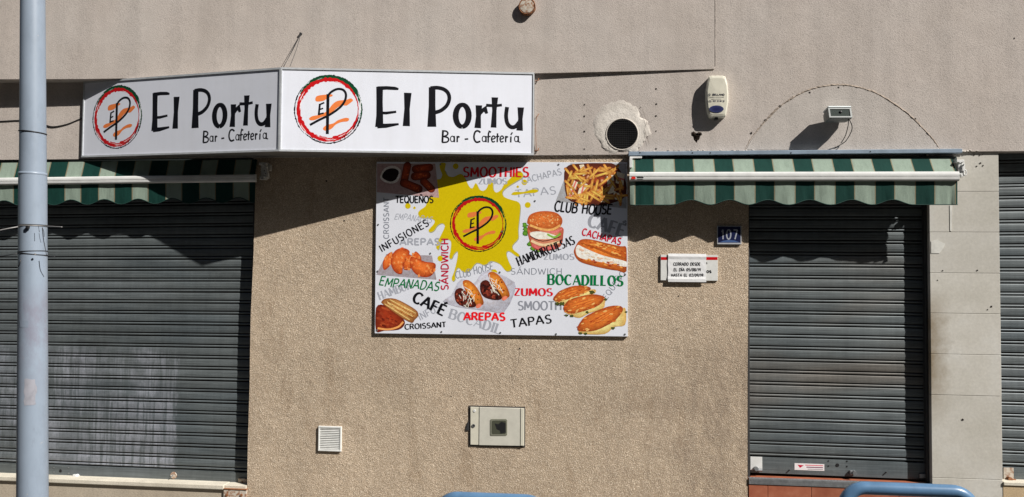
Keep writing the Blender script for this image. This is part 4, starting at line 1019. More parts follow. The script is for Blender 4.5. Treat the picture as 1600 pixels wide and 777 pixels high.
    word('SÁNDWICH', (700.5, 453), (700.5, 373), 11, S(175, 10, 50), 'red word SÁNDWICH running upwards', wv=.17, sp=.14)
    word('EMPANADAS', (592, 446), (685, 455), 14, G_, 'green handwritten word EMPANADAS', wv=.13, hand=.06, slant=.18, sp=.12)
    word('CAFÉ', (644, 471), (692, 494), 17, INK, 'black word CAFÉ', wv=.25, wh=.14, sp=.14)
    word('CROISSANT', (633, 515), (697, 511), 8, INK, 'small black word CROISSANT', wv=.24, wh=.15, sp=.14)
    word('AREPAS', (725, 500), (789, 501), 11.5, S(215, 20, 30), 'red word AREPAS', wv=.28, wh=.2, sp=.14)
    word('HAMBURGUESAS', (811, 415.5), (899, 381), 13.5, INK, 'black word HAMBURGUESAS sloping upwards', wv=.17, wh=.07, serif=True, sp=.16)
    word('CACHAPAS', (909, 367), (969, 383), 10.5, S(185, 15, 45), 'red word CACHAPAS', wv=.18, sp=.18)
    word('BOCADILLOS', (856, 444.5), (973, 447), 15.5, G_, 'green word BOCADILLOS', wv=.25, wh=.09, serif=True, sp=.2)
    word('ZUMOS', (804, 462), (863, 462.5), 11.5, S(200, 20, 35), 'red word ZUMOS', wv=.3, wh=.08, sp=.16)
    word('TAPAS', (799, 512), (862, 504.5), 13, INK, 'black word TAPAS', wv=.2, wh=.13, hand=.03, sp=.16)
    o0 = base[0]
    def ml(x, y, off):
        return mp(747.5 + (x - 295) * 43.3 / 200, 350 + (y - 295) * 42.6 / 200, off)
    logo(ml, .0006, ob, 'logo', YEL)
    for x, y in [(591, 351), (590, 424), (589, 516), (690, 518.5), (782, 520), (869, 522), (976.5, 522.5), (873, 257), (781, 425.5), (672.5, 396), (977, 429), (784, 362), (836, 314), (688, 257), (978, 350)]:
        disc('screw', x, y, 1.5, Yp - .002, .004, STEEL, ob, 10)
poster()
# ------------------------------------------------------------------ awnings
DG, LG, BE = S(10, 46, 40), S(118, 131, 119), S(112, 104, 84)
def awning(label, x0, x1_, yt, yb0, yb1, yv, d, stripes, humps, ybk, dback, bar_r, tilt):
    """x0..x1_ pixel extent; yt canopy top; yb0/yb1 bar top/bottom; yv valance bottom; tilt = pixel drop per pixel"""
    ty = lambda x, y: y + tilt * (x - x1_)
    A = empty('awning', at((x0 + x1_) / 2, ty((x0 + x1_) / 2, (yb0 + yb1) / 2), YF), label, 'awning', 'green and grey striped awnings')
    # columns
    xs = set([x0, x1_])
    for a, c, k in stripes:
        for t in (a, c): xs.add(min(max(t, x0), x1_))
    x = x0
    while x < x1_: xs.add(x); x += 5.3
    xs = sorted(xs); q = [xs[0]]
    for v in xs[1:]:
        if v - q[-1] > .25: q.append(v)
    xs = q
    def col(x):
        for a, c, k in stripes:
            if a <= x <= c: return k
        return LG
    def hump(x):
        b = yv
        for hx in humps:
            t = abs(x - hx[0]) / hx[1]
            if t < 1: b -= 8.0 * .5 * (1 + math.cos(math.pi * t))
        return b
    me_v, me_f, me_c = [], [], []
    def grid(rows, name, wav=0):
        V, Fc, Cc = [], [], []
        for i in range(len(xs) - 1):
            c = col((xs[i] + xs[i + 1]) / 2)
            k = len(V)
            for x in (xs[i], xs[i + 1]):
                for r_ in rows(x): V.append(r_)
            nr = len(rows(xs[0])); Cc += [c] * (2 * nr)
            for j in range(nr - 1): Fc.append((k + j, k + j + 1, k + nr + j + 1, k + nr + j))
        o = mk(name, V, Fc, FABRIC, A, cols=Cc); 
        b = bmesh.new(); b.from_mesh(o.data); bmesh.ops.remove_doubles(b, verts=b.verts, dist=1e-5); b.to_mesh(o.data); b.free(); o.data.shade_smooth(); return o
    w = lambda x, t: .004 * math.sin(x * .11 + 1.3) * t + .0015 * math.sin(x * .31) * t + (.007 * math.sin(x * .5) * t if x < x0 + 22 or x > x1_ - 28 else 0)
    def vrow(x):
        b = hump(x); out = []
        for j in range(6):
            t = j / 5; out.append(at(x, ty(x, (yb1 - 2) + (b - yb1 + 2) * t), -d + .012 + w(x, t)))
        return out
    def crow(x):
        p = at(x, ty(x, yb0 + 2), -d + .01); k = at(x, ty(x, yt - 3), -dback)
        k.x = p.x
        out = []
        for j in range(5):
            t = j / 4; out.append(k + (p - k) * t + Vector((0, 0, -.006 * math.sin(math.pi * t))))
        return out
    grid(vrow, 'valance'); grid(crow, 'canopy')
    tr = [vrow(x)[-1] + Vector((0, -.001, 0)) for x in xs]
    tube('valance_trim', tr, .0035, simple('dark_green_tape', DG, .8), A, 6)
    # front bar: white profile with a shallow groove
    a, c = at(x0 - 1, ty(x0, (yb0 + yb1) / 2), -d), at(x1_ + 2, ty(x1_, (yb0 + yb1) / 2), -d)
    hh = (at(x0 + 300, yb0, -d).z - at(x0 + 300, yb1, -d).z) / 2
    pf = [(0.016, 1), (-.006, 1.0), (-.014, .8), (-.017, .4), (-.017, .05), (-.013, -.02), (-.013, -.12), (-.017, -.2), (-.015, -.7), (-.006, -1), (.016, -1)]
    V = [(p.x, p.y + y, p.z + z * hh) for p in (a, c) for y, z in pf]; n = len(pf)
    Fc = [(k, (k + 1) % n, n + (k + 1) % n, n + k) for k in range(n)] + [tuple(range(n)), tuple(reversed(range(n, 2 * n)))]
    mk('front_bar', V, Fc, WHITE_PAINT, A, recalc=True)
    r0 = at(x0 + 6, ty(x0, ybk), -dback + .045); r1 = at(x1_ - 3, ty(x1_, ybk), -dback + .045)
    tube('roller', [r0, r1], bar_r, simple('rolled_fabric_shade', (.02, .03, .028, 1), .9), A, 14)  # roller coloured near black, painting in the shade of the gap above the canopy
    return A
def stripes_from(start, period, w, x0, x1_):
    out = []; x = start - period * 12
    while x < x1_ + period:
        out += [(x + .8, x + w - .8, DG), (x + w - .8, x + w + .8, BE), (x + w + .8, x + period - .8, LG), (x + period - .8, x + period + .8, BE)]; x += period
    return out
A1 = awning('striped awning with white bar over the narrow door, bent bracket at its right end', 984.5, 1496, 251.5, 268.5, 282.8, 320, .176,
            stripes_from(992, 62.6, 30.5, 984, 1496), [(1079.5, 32), (1140, 31), (1200, 31), (1265, 32), (1331, 32), (1395, 32)], 249.5, .074, .026, -.001)
A2 = awning('striped awning over the wide shutter, half hidden behind the pole and shaded by the sign', -330, 398, 252.5, 273.0, 284.2, 316.5, .09,
            stripes_from(73.5, 52.6, 28, -330, 398), [(x, 26) for x in (-308, -256, -204, -152, -100, -47, 6, 58.5, 111, 163, 216, 269, 322, 372)], 246, .035, .025, -.013)
# printed maker's mark on the bar
s = Sheet(lambda x, y, off: at(x, y, -.176 - .0172 - off)); s.poly([(986.5, 280), (986.5, 277), (989.5, 275.5), (993, 277), (993, 280)], S(190, 40, 30)); s.strip([(995, 277.2), (1005.5, 277.4)], 1.6, INK); s.strip([(995.5, 279.6), (1005, 279.7)], .7, S(90, 90, 90))
s.build('maker_mark', A1)
# flashing above the narrow-door awning
b = bmesh.new(); f0, f1 = at(982, 240.5, -.075), at(1503, 239.5, -.075)
add_box(b, f0.x, f1.x, -.085, YF + .002, f0.z - .016, f0.z + .016, .003)
bm_obj('flashing', b, BLUEG, A1)
pbox('flashing_lip', 984, 244.6, 1003, 247.3, -.088, -.03, WHITE_PAINT, A1, .001)
crackS = [(1000, 238.5), (1082, 239), (1110, 239), (1236, 238.8), (1360, 237)]
for x, y in crackS: disc('rivet', x, y, 1.0, -.086, .003, BLACK, A1, 8)
def bracket(A, x, y, d, s, mat, flip=1):
    b = bmesh.new()
    def bx(a, c, e, f, y0, y1, bev=.003):
        p, q = at(x + a * s, y + c * s, -d), at(x + e * s, y + f * s, -d)
        add_box(b, min(p.x, q.x), max(p.x, q.x), -y0, -y1, min(p.z, q.z), max(p.z, q.z), bev, 2)
    bx(-4, -18, 3, 3, d, -YF, .004); bx(3, -16, 8, -6, d - .02, -YF); bx(-7, -18, 5, -14, d + .01, d - .05)
    bx(-6, 3, 4, 9, d + .01, d - .03, .004); bx(4, -2, 7, 7, d - .0, d - .03, .005); bx(1, -11, 6, 2, d + .012, d - .01, .004)
    for a, c, r in ((-1, -14, .007), (1, 5, .009), (5.5, -11, .006), (-4, 6, .006)):
        p = at(x + a * s, y + c * s, -d - .014)
        bmesh.ops.create_cone(b, cap_ends=True, segments=10, radius1=r, radius2=r * .8, depth=.012, matrix=Matrix.Translation(p) @ Matrix.Rotation(math.radians(90), 4, 'X'))
    bm_obj('end_bracket', b, mat, A)
    for a, c in ((1, -5), (3, 0), (-3, 6.5)):
        b = bmesh.new(); p = at(x + a * s, y + c * s, -d - .013)
        bmesh.ops.create_cone(b, cap_ends=True, segments=8, radius1=.006, radius2=.005, depth=.004, matrix=Matrix.Translation(p) @ Matrix.Rotation(math.radians(90), 4, 'X'))
        bm_obj('bracket_bolt', b, DARKM, A)
    p = at(x + 6 * s, y, -d); ring = [p + Vector((math.cos(t) * .010, -.01, math.sin(t) * .022 - .01)) for t in [i * math.pi / 6 for i in range(13)]]
    tube('crank_eye', ring, .004, mat, A, 7, False)
OLD = simple('old_white_casting', (.58, .56, .52, 1), .55, 0, .5, 22)
bracket(A2, 412, 272, .09, 1.0, OLD); bracket(A1, 1501, 268, .13, 1.0, WHITE_PAINT)
pbox('end_bracket', 983.5, 246, 988, 262, -.15, -.03, WHITE_PAINT, A1, .002)
# arms of the awnings, folded behind the bar
for A, d, xx0, xx1, yy in ((A1, .10, 1010, 1480, 276), (A2, .05, 20, 380, 279)):
    tube('folding_arm', [at(xx0, yy + 3, -d), at((xx0 + xx1) / 2, yy, -d + .01), at(xx1, yy + 3, -d)], .012, WHITE_PAINT, A, 8)
# ------------------------------------------------------------------ wall fittings
# round vent
V_ = empty('round_vent', (vc.x, YF, vc.z), 'round black mesh vent set in white filler above the awning', 'vent')
b = bmesh.new(); n = 36
rr = []
for r_, y in ((vr * 1.0 + .0, YF + .02), (vr * 1.0, YF - .008), (vr * 1.04, YF - .010), (vr * 1.08, YF - .007), (vr * 1.08, YF + .0)):
    rr.append([b.verts.new((vc.x + r_ * math.cos(2 * math.pi * k / n), y, vc.z + r_ * math.sin(2 * math.pi * k / n))) for k in range(n)])
for u, v in zip(rr, rr[1:]):
    for k in range(n): b.faces.new((u[k], u[(k + 1) % n], v[(k + 1) % n], v[k]))
bm_obj('vent_ring', b, PATCHM, V_, True)
b = bmesh.new(); bmesh.ops.create_circle(b, cap_ends=True, segments=32, radius=vr * .995, matrix=Matrix.Translation((vc.x, YF + .03, vc.z)) @ Matrix.Rotation(math.radians(90), 4, 'X'))
bm_obj('vent_back', b, DARK, V_)
b = bmesh.new(); k = -vr + .008
while k < vr:
    h = math.sqrt(max(vr * vr - k * k, 0)) - .001
    add_box(b, vc.x + k - .0016, vc.x + k + .0016, YF - .006, YF - .003, vc.z - h, vc.z + h); add_box(b, vc.x - h, vc.x + h, YF - .0095, YF - .0065, vc.z + k - .0016, vc.z + k + .0016)
    k += .0152
bm_obj('vent_mesh', b, simple('mesh_plastic', (.016, .016, .018, 1), .5), V_)
# alarm box
def alarm():
    A = empty('alarm_box', at(1120, 184, YF), 'cream alarm siren box with dark blue oval on the plaster wall', 'alarm box')
    b = bmesh.new(); out = [(-13, -31), (-9, -32.5), (9, -32.5), (13, -31), (16, -20), (17.5, -5), (17.5, 8), (15, 24), (13, 31), (10, 32), (-10, 32), (-13, 30), (-16, 20), (-17.5, 5), (-17.5, -8), (-15.5, -22)]
    rings = []
    for k, y in ((1.0, 0), (1.0, .055), (.96, .066), (.86, .071), (.3, .074)):
        rings.append([b.verts.new(at(1120 + x * k, 152 + z * k, YF - .035) + Vector((0, .035 - y, 0))) for x, z in out])
    for u, v in zip(rings, rings[1:]):
        for i in range(len(out)): b.faces.new((u[i], u[(i + 1) % len(out)], v[(i + 1) % len(out)], v[i]))
    b.faces.new(rings[-1]); b.faces.new(rings[0])
    o = bm_obj('casing', b, CREAM, A); 
    mp = lambda x, y, off: at(x, y, YF - .0745 - off)
    s = Sheet(mp, .0003)
    s.text('D. BELLAND', (1107.5, 149.5), (1132, 149.5), 2.8, (.06, .06, .07, 1), wv=.28); s.build('lettering', A)
    s = Sheet(mp, .0003); s.strip([(1107.5, 152.0), (1131.5, 152.0)], .7, (.35, .34, .3, 1)); s.strip([(1112, 155), (1127, 155)], .7, (.35, .34, .3, 1)); s.text('TEL. 922 33 00 30', (1107.5, 159.2), (1132, 159.2), 2.3, (.10, .10, .12, 1), wv=.24); s.build('lettering', A)
    s = Sheet(mp, .0003); s.blob(1119.5, 170.5, 11.3, 5.6, (.012, .016, .075, 1), (.04, .05, .14, 1), j=0, n=28); s.build('lamp_oval', A)
    pbox('cable_gland', 1117, 183, 1122, 186.5, YF - .05, YF, DARKM, A)
alarm()
# floodlight
def flood():
    c = at(1311, 177, YF - .10)
    L = empty('floodlight', at(1311, 177, YF), 'small grey floodlight on a wall arm with looped cable inside the plastered arch', 'floodlight')
    x0, x1_, z0, z1 = pr(1293, 169.5, 1331, 186, YF - .15)
    M = Matrix.Translation(((x0 + x1_) / 2, YF - .115, (z0 + z1) / 2)) @ Matrix.Rotation(math.radians(-14), 4, 'X') @ Matrix.Rotation(math.radians(-3), 4, 'Y') @ Matrix.Rotation(math.radians(8), 4, 'Z')
    hw, hh = (x1_ - x0) / 2, (z1 - z0) / 2
    b = bmesh.new()
    fr = [(-hw, -hh), (hw, -hh), (hw, hh), (-hw, hh)]; ins = [(x * .86, z * .74) for x, z in fr]
    vo = [b.verts.new((x, -.035, z)) for x, z in fr]; vi = [b.verts.new((x, -.035, z)) for x, z in ins]; vd = [b.verts.new((x * .9, .02, z * .9)) for x, z in ins]
    bk = [b.verts.new((x, .03, z)) for x, z in fr]; bk2 = [b.verts.new((x * .9, .085, z * .7)) for x, z in fr]
    for a, e in ((vo, vi), (vi, vd), (vo, bk), (bk, bk2)):
        for i in range(4): b.faces.new((a[i], a[(i + 1) % 4], e[(i + 1) % 4], e[i]))
    b.faces.new(bk2); b.faces.new(vd)
    bmesh.ops.transform(b, matrix=M, verts=b.verts); bm_obj('housing', b, simple('grey_casting', (.16, .17, .165, 1), .5, .2, .2, 20), L)
    b = bmesh.new(); add_box(b, -hw * 1.0, hw * 1.0, -.04, .06, hh + .0015, hh + .013, .002, 1, M); bm_obj('visor', b, simple('pale_cover', (.55, .60, .60, 1), .4), L)
    b = bmesh.new(); add_box(b, -hw * .84, hw * .84, -.030, -.027, -hh * .7, hh * .7, 0, 1, M)
    gl = N('lamp_glass', .1, 0, .6); gl.base((.10, .12, .11, 1)); gl.p.inputs['Transmission Weight'].default_value = .5; bm_obj('glass', b, gl.m, L)
    b = bmesh.new(); add_tube(b, [M @ Vector((-hw * .55, -.005, 0)), M @ Vector((hw * .55, -.005, 0))], .006, 10); bm_obj('lamp_tube', b, WHITE_PLASTIC, L)
    tube('wall_arm', [Vector((c.x, YF, c.z - .02)), Vector((c.x, YF - .06, c.z + .005)), Vector((c.x, YF - .15, c.z))], .010, DARKM, L, 8)
    b = bmesh.new(); add_box(b, c.x - .022, c.x + .022, YF - .008, YF - .0005, c.z - .05, c.z + .02, .002); bm_obj('wall_plate', b, DARKM, L)
    for pts in ([(1326, 185, .15), (1325, 197, .12), (1321, 212, .06), (1314, 224, .02)], [(1326, 185, .15), (1331, 196, .14), (1330, 206, .1), (1322, 220, .04), (1314, 226, .012), (1305, 231, .006)]):
        tube('cable', spline([at(x, y, YF - d) for x, y, d in pts], 6), .0033, CABLE, L, 7)
flood()
# rusty capped pipe end
Pp = empty('pipe_stub', at(822, 11, -.06), 'rusty ringed white pipe cap high on the wall at the top edge', 'pipe')
pc = at(823.5, 10, -.085)
def ringmesh(name, c, rows, mat, par, n=24, jit=0):
    b = bmesh.new(); rs = []
    for r_, y in rows: rs.append([b.verts.new((c.x + r_ * math.cos(2 * math.pi * k / n) * (1 + random.uniform(-jit, jit)), c.y + y, c.z + r_ * math.sin(2 * math.pi * k / n) * (1 + random.uniform(-jit, jit)))) for k in range(n)])
    for u, v in zip(rs, rs[1:]):
        for k in range(n): b.faces.new((u[k], u[(k + 1) % n], v[(k + 1) % n], v[k]))
    b.faces.new(rs[-1]); bm_obj(name, b, mat, par, False)
ringmesh('pipe', pc, [(.070, .04), (.071, -.004), (.066, -.008), (.058, -.004), (.05, -.002)], RUST, Pp, 24, .02)
ringmesh('cap', pc + Vector((0, -.002, 0)), [(.060, .004), (.058, -.006), (.03, -.008)], RUSTY, Pp, 22, .05)
# cable on the upper left
cb = spline([at(-200, 196, YF - .01), at(-60, 191, YF - .005), at(0, 189.5, YF - .005), at(35, 188.5, YF - .005), at(70, 195.5, YF - .006), at(84, 198, YF - .006), at(105, 194, YF - .005), at(125, 186, YF - .005), at(150, 176, YF - .01)], 6)
tag(tube('cable', cb, .0042, CABLE, None, 7), 'black cable sagging across the plaster strip left of the shop sign', 'cable')
# small white grille
def grille():
    G = empty('wall_grille', at(515, 706, -.002), 'small square white louvred grille low on the roughcast wall', 'vent')
    x0, x1_, z0, z1 = pr(497, 666.5, 533, 705.5, -.018)
    fw = .013
    b = bmesh.new()
    add_box(b, x0, x1_, -.018, .005, z1 - fw * 1.1, z1, .002); add_box(b, x0, x1_, -.018, .005, z0, z0 + fw, .002)
    add_box(b, x0, x0 + fw, -.0175, .005, z0 + fw + .0002, z1 - fw * 1.1 - .0002, .002); add_box(b, x1_ - fw, x1_, -.0175, .005, z0 + fw + .0002, z1 - fw * 1.1 - .0002, .002)
    bm_obj('frame', b, WHITE_PLASTIC, G)
    pbox('grille_back', 499, 669, 531, 703, -.003, .004, simple('grille_backing', (.6, .6, .59, 1), .8), G)  # pale backing, lightens the gaps between the louvres
    m = 12; p = (z1 - z0 - 2.2 * fw) / m
    me = bpy.data.meshes.new('slat'); w_ = x1_ - x0 - 2 * fw - .0006
    me.from_pydata([(-w_ / 2, -.013, -.4 * p), (w_ / 2, -.013, -.4 * p), (w_ / 2, -.0155, .1 * p), (-w_ / 2, -.0155, .1 * p), (-w_ / 2, -.006, .42 * p), (w_ / 2, -.006, .42 * p), (w_ / 2, -.004, -.4 * p), (-w_ / 2, -.004, -.4 * p)], [], [(0, 1, 2, 3), (3, 2, 5, 4), (4, 5, 6, 7), (7, 6, 1, 0), (0, 3, 4, 7), (1, 6, 5, 2)])
    me.materials.append(WHITE_PLASTIC)
    for i in range(m): o = link('slat', me, G); o.location = ((x0 + x1_) / 2, 0, z0 + fw + p * (i + .5)); o.rotation_euler = (random.uniform(-.08, .08), random.uniform(-.006, .006), 0)
grille()
# meter box
def meter():
    Mb = empty('meter_box', at(776, 698, 0), 'cream utility meter box with a small broken square window in the wall', 'meter box')
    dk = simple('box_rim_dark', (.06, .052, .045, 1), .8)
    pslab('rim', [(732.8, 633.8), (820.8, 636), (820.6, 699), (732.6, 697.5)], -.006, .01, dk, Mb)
    pslab('box_frame', [(735, 636), (748, 636.4), (747.5, 695.5), (735, 695)], -.014, .012, CREAM, Mb, .0015)
    PC = simple('box_cream', (.60, .58, .50, 1), .5, 0, .12, 14)
    pslab('door', [(749, 636.6), (813, 638.2), (812.5, 697), (748.4, 695.8)], -.018, .014, PC, Mb, .002)
    pslab('door_edge', [(813.6, 638.4), (818.8, 638.6), (818.6, 696.8), (813.2, 696.6)], -.022, .018, CREAM, Mb, .002)
    wf = [(767.5, 655), (791, 655), (792.5, 656.5), (792.5, 679.5), (791, 681), (767.5, 681), (766, 679.5), (766, 656.5)]
    pslab('window_frame', wf, -.0215, .003, simple('olive_frame', (.20, .20, .15, 1), .5), Mb, .001)
    wi = [(770, 657.5), (789.5, 657.5), (790.5, 658.5), (790.5, 677), (789.5, 678.5), (770, 678.5), (768.5, 677), (768.5, 658.5)]
    gl = N('dirty_glass', .15, 0, .6); gl.base((.075, .078, .055, 1)); pslab('window_pane', wi, -.0222, .0006, gl.m, Mb)
    pslab('broken_hole', [(773, 662), (779, 663), (783, 659), (790, 661), (790.3, 676), (782, 678), (781, 673), (776, 671)], -.0226, .0003, BLACK, Mb)
    disc('lock', 739.8, 665.5, 3.0, -.016, .006, STEEL, Mb); disc('lock_hole', 740.5, 665.2, 1.5, -.0195, .002, BLACK, Mb); disc('screw', 741.5, 642, 2.4, -.0155, .004, WHITE_PAINT, Mb)
    pslab('hinge_clip', [(732.5, 658), (732.2, 673), (727.8, 672.5), (729.5, 663)], -.010, .008, DARKM, Mb, .001)
meter()
# house number
def number():
    Nn = empty('house_number', at(1139, 382, 0), 'dark blue enamel house number plate 107 with white rim', 'house number plate')
    Y = -.016
    pbox('plate', 1120.5, 353, 1158.5, 382, Y, -.003, simple('white_enamel', (.45, .46, .48, 1), .25), Nn, .0015)
    mp = lambda x, y, off: at(x, y, Y - off)
    s = Sheet(mp, .0006); s.poly([(1121.8, 354.2), (1157.2, 354.2), (1157.2, 379.4), (1121.8, 379.4)], (.008, .012, .055, 1)); s.fill([(1124, 379), (1130, 376.5), (1138, 375), (1148, 376), (1156, 379)], (.06, .11, .26, 1)); s.build('blue_field', Nn)  # paler curve at the bottom is a reflection on the enamel, painted in
    s = Sheet(mp, .0012); s.text('107', (1127, 374), (1152.5, 374), 15, (.36, .38, .43, 1), wv=.13, sp=.22); s.build('digits', Nn, label='white digits 107')
number()
# plaque and paper notice
def plaque():
    Pq = empty('plaque', at(1076, 439, 0), 'white plastic plaque with red stripe on the wall, mostly covered by a paper notice', 'sign')
    pbox('plate', 1032.3, 398.5, 1121.5, 438.5, -.014, -.002, WHITE_PLASTIC, Pq, .001)
    mp = lambda x, y, off: at(x, y, -.014 - off)
    s = Sheet(mp, .0006); s.poly([(1032.8, 401.8), (1121.2, 401.8), (1121.2, 406.4), (1032.8, 406.4)], S(175, 12, 18)); s.build('red_stripe', Pq)
    s = Sheet(mp, .0006); s.text('os', (1104, 426.5), (1111.5, 426.5), 5.6, INK, wv=.25); s.strip([(1104.3, 410), (1104.6, 413)], 1.1, INK); s.build('lettering', Pq)
    Nt = empty('paper_notice', at(1074, 441, -.03), 'creased white paper notice CERRADO DESDE taped over the plaque with the red stripe', 'notice')
    rnd = random.Random(2); nx, nz = 13, 10; V, Fc = [], []
    for j in range(nz + 1):
        for i in range(nx + 1):
            x = 1043.8 + 59.5 * i / nx + (.35 * math.sin(j * 1.3) if i in (0, nx) else 0); y = 396.7 + 44 * j / nz + (-.4 + .8 * i / nx)
            V.append(at(x, y, -.019 - (.004 if j in (1, 9) else 0) - rnd.uniform(0, .0008)))
    for j in range(nz):
        for i in range(nx): k = j * (nx + 1) + i; Fc.append((k, k + 1, k + nx + 2, k + nx + 1))
    pm = simple('paper', (.80, .80, .80, 1), .7, 0, .05, 12, .2, .002)
    o = mk('sheet', V, Fc, pm, Nt); sm = o.modifiers.new('thickness', 'SOLIDIFY'); sm.thickness = .0006; sm.offset = 1
    m2 = lambda x, y, off: at(x, y, -.0212 - off)
    for t, p0, p1 in (('CERRADO DESDE', (1052.5, 415), (1094.5, 415)), ('EL DÍA 05/08/19', (1053, 423.7), (1095, 423.7)), ('HASTA EL 02/09/19', (1049, 432.4), (1099, 432.4))):
        s = Sheet(m2, .0); s.text(t, p0, p1, 4.6, (.05, .05, .055, 1), wv=.17, sp=.16); s.build('lettering', Nt, label='printed line ' + t)
    pbox('tape', 1044, 437, 1103.5, 440.8, -.0252, -.0242, simple('tape', (.78, .78, .78, 1), .2), Nt)
plaque()
# sticker on bottom bar of the narrow shutter
mp = lambda x, y, off: at(x, y + (x - 1265) * .035, YB - off)
s = Sheet(mp, .0006); s.poly([(1241.5, 724.6), (1288, 724.6), (1288, 735.2), (1241.5, 735.2)], S(205, 200, 200)); s.poly([(1246, 727), (1256, 727.5), (1250, 732)], S(170, 20, 50)); s.strip([(1258, 727.2), (1286, 727.2)], 1.2, S(190, 60, 80)); s.strip([(1260, 730.3), (1286, 730.3)], 1.6, S(110, 70, 90)); s.strip([(1262, 733.3), (1286, 733.3)], 1.1, S(130, 120, 125)); s.build('sticker', R2)
# rusty strike plate set in the plinth
Hp = empty('strike_plate', at(367, 777, -.02), 'rusty painted steel strike plate with two bolts in the plinth beside the wide shutter', 'metal plate')
hx0, hx1, hz0, hz1 = pr(349, 764, 385, 800, -.03)
box('plate', hx0, hx1, -.030, -.0125, hz0, hz1 - .006, RUSTY, Hp, .002); box('plate_lip', hx0, hx1, -.036, .02, hz1 - .006, hz1, RUST, Hp, .001)
for x in (354, 377): disc('bolt', x, 774, 2.6, -.033, .008, RUST, Hp, 6)
# ------------------------------------------------------------------ lamp post
def post():
    Yq = -2.6
    pts = [(51.5, -250, 15.4), (51.2, 0, 16.2), (51.4, 240, 17.4), (51.3, 271.5, 17.6)], [(51.3, 272, 18.3), (51.3, 430, 18.7), (51.0, 560, 19.4), (50.8, 777, 20.2), (50.6, 900, 20.8)]
    L = empty('lamp_post', Vector((at(50.6, 1000, Yq).x, Yq, 0)), 'tall pale blue painted round post in front of the wide shutter', 'post')
    k = (at(52, 400, Yq) - at(51, 400, Yq)).x
    up = [at(x, y, Yq) for x, y, r in pts[0]]; ru = [r * k for _, _, r in pts[0]]
    lo = [at(x, y, Yq) for x, y, r in pts[1]]; rl = [r * k for _, _, r in pts[1]]
    base = lo[-1].copy(); base.z = 0; lo.append(base); rl.append(rl[-1] * 1.03)
    top = up[0] + Vector((0, 0, 2.6)); up.insert(0, top); ru.insert(0, ru[0] * .85)
    def dense(P, R, n=10):
        oP, oR = [], []
        for i in range(len(P) - 1):
            for j in range(n): t = j / n; oP.append(P[i].lerp(P[i + 1], t)); oR.append(R[i] + (R[i + 1] - R[i]) * t)
        return oP + [P[-1]], oR + [R[-1]]
    def shaft(name, P, R, mat):
        b = bmesh.new(); n = 40; rings = []
        for p, r in zip(P, R): rings.append([b.verts.new((p.x + r * math.cos(2 * math.pi * a / n), p.y + r * math.sin(2 * math.pi * a / n), p.z)) for a in range(n)])
        for u, v in zip(rings, rings[1:]):
            for a in range(n): b.faces.new((u[a], u[(a + 1) % n], v[(a + 1) % n], v[a]))
        return bm_obj(name, b, mat, L, True)
    shaft('upper_shaft', *dense(up, ru), POLE); shaft('lower_shaft', *dense(lo, rl), POLE)
    w_ = [at(51.3, 270.5, Yq), at(51.3, 273.5, Yq)]; shaft('weld_collar', [w_[0] + Vector((0, 0, .002)), w_[0], w_[1], w_[1] - Vector((0, 0, .002))], [17.5 * k, 18.6 * k, 18.8 * k, 18.5 * k], POLE)
    b = bmesh.new(); bmesh.ops.create_cone(b, cap_ends=True, segments=24, radius1=rl[-1] * 1.7, radius2=rl[-1] * 1.7, depth=.02, matrix=Matrix.Translation((base.x, base.y, .011))); bm_obj('base_plate', b, POLE, L)
    # lamp arm and head far above the frame
    tube('lamp_arm', spline([top, top + Vector((0, -.1, .4)), top + Vector((0, -.6, .7)), top + Vector((0, -1.2, .75))], 5), .04, POLE, L, 14)
    b = bmesh.new(); q = top + Vector((0, -1.45, .74)); add_box(b, q.x - .14, q.x + .14, q.y - .32, q.y + .3, q.z - .05, q.z + .06, .04, 3); bm_obj('lamp_head', b, ALU, L)
    def ringat(y, r, rp, tilt=0, mat=CABLE):
        c = at(51.2, y, Yq); return [c + Vector((r * math.cos(t), r * math.sin(t), tilt * math.cos(t))) for t in [2 * math.pi * i / 36 for i in range(37)]]
    # paint scar patches wrap the shaft
    def wrap(name, x0, x1_, y0, y1_, mat, rag=.0):
        b = bmesh.new(); g_ = []; 
        rad = 19.5 * k * 1.006
        for j in range(7):
            row = []
            for i in range(7):
                x = x0 + (x1_ - x0) * i / 6 + random.uniform(-rag, rag); y = y0 + (y1_ - y0) * j / 6 + random.uniform(-rag, rag)
                c = at(51.1, y, Yq); r_ = (18.7 + (y - 430) * .0045) * k * 1.012; s_ = max(-.98, min(.98, (x - 51.1) * k / r_)); row.append(b.verts.new((c.x + r_ * s_, c.y - r_ * math.sqrt(1 - s_ * s_), c.z)))
            g_.append(row)
        for j in range(6):
            for i in range(6): b.faces.new((g_[j][i], g_[j][i + 1], g_[j + 1][i + 1], g_[j + 1][i]))
        bm_obj(name, b, mat, L, True)
    wrap('sticker_residue', 53, 66, 590, 630, mat_paint('paper_residue', (.30, .30, .335, 1), (.22, .27, .35, 1), 30), .9)
    wrap('paint_patch', 45.5, 58, 500.5, 510.5, simple('darker_paint', (.22, .26, .32, 1), .5), .3)
    # ties
    r = 18.6 * k
    t1 = tube('cable_tie', ringat(207.5, 17.6 * k, 0, -.006), .0035, CABLE, None, 6, False); tag(t1, 'thin black band round the post at the height of the shop sign', 'cable tie')
    E = empty('cable_tie', at(51, 354, Yq - r), 'pale twisted tie with long loose ends round the post below the awning', 'cable tie')
    tube('loop', ringat(352, 18.7 * k, 0, 0), .0022, CABLE, E, 6, False); tube('loop', ringat(353.6, 18.7 * k, 0, 0), .003, WIRE, E, 6, False)
    f = Yq - r - .002
    tube('loose_end', spline([at(-60, 373, f - .1), at(-10, 362, f - .05), at(20, 356, f - .01), at(36, 353.5, f + .04)], 5), .0035, WIRE, E, 6)
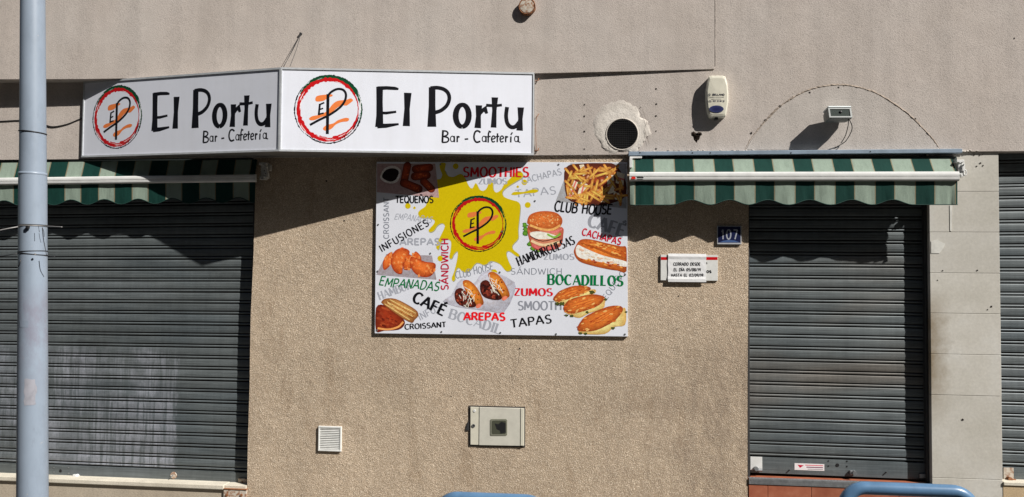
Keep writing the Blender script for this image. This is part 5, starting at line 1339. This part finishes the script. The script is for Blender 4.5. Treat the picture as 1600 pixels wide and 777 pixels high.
    tube('loose_end', spline([at(68, 353.8, f + .05), at(80, 354, f + .02), at(97, 355, f)], 5), .003, WIRE, E, 6)
    b = bmesh.new(); p = at(44, 355.5, f); add_box(b, p.x - .008, p.x + .008, f - .012, f + .004, p.z - .008, p.z + .010, .003, 2); bm_obj('tie_head', b, BLACK, E)
    tube('loose_end', [at(60, 353, f - .001), at(61.5, 363, f - .006)], .0013, DARKM, E, 5); tube('loose_end', spline([at(66, 355, f + .02), at(68.5, 362, f + .02), at(69, 370, f + .03)], 4), .0013, DARKM, E, 5)
    E2 = empty('cable_tie', at(51, 395, Yq - r), 'black tie with splayed ends, lowest on the post', 'cable tie')
    tube('loop', ringat(393.3, 18.8 * k, 0, .004), .0025, CABLE, E2, 6, False); tube('loop', ringat(396.5, 18.8 * k, 0, -.008), .0028, CABLE, E2, 6, False)
    tube('loose_end', spline([at(-60, 404, f), at(0, 400.5, f), at(20, 397.5, f), at(36, 395, f + .04)], 5), .0024, CABLE, E2, 6); tube('loose_end', spline([at(66, 399, f + .02), at(75, 400.5, f), at(86, 401, f)], 5), .0024, CABLE, E2, 6)
    tube('loose_end', [at(35, 400, f + .03), at(32, 408, f), at(29, 417, f)], .003, CABLE, E2, 6)
    b = bmesh.new(); p = at(55, 397.5, f); add_box(b, p.x - .004, p.x + .004, f - .006, f + .003, p.z - .004, p.z + .004, .001); bm_obj('tie_head', b, WIRE, E2)
post()
# ------------------------------------------------------------------ blue hoops at the kerb
def hoop(label, x0, x1_, y, Yq, r=.031, skew=0):
    a, c = at(x0, y, Yq), at(x1_, y + skew, Yq)
    Hh = empty('hoop_barrier', Vector(((a.x + c.x) / 2, Yq, 0)), label, 'barrier', 'blue hoop barriers along the kerb')
    z = (a.z + c.z) / 2 - r; R = .10; xa_, xb_ = a.x + r, c.x - r
    pts = [(xa_, 0), (xa_, z - R - .3)] + [(xa_ + R - R * math.cos(t), z - R + R * math.sin(t)) for t in [i * math.pi / 20 for i in range(11)]]
    pts += [(xb_ - R + R * math.sin(t), z - R + R * math.cos(t)) for t in [i * math.pi / 20 for i in range(11)]] + [(xb_, z - R - .3), (xb_, 0)]
    tube('hoop_tube', [Vector((x, Yq, zz)) for x, zz in pts], r, RAIL, Hh, 24)
    for zz in (.45,): tube('cross_bar', [Vector((xa_ + r * .8, Yq, zz)), Vector((xb_ - r * .8, Yq, zz))], r * .7, RAIL, Hh, 16)
    for x in (xa_, xb_):
        b = bmesh.new(); bmesh.ops.create_cone(b, cap_ends=True, segments=20, radius1=.06, radius2=.055, depth=.014, matrix=Matrix.Translation((x, Yq, .007))); bm_obj('base_flange', b, RAIL, Hh)
hoop('blue tubular hoop barrier in front of the narrow door', 1308, 1532, 755, -2.5)
hoop('blue tubular hoop barrier in front of the roughcast wall below the meter box', 676, 862, 770.5, -2.5)
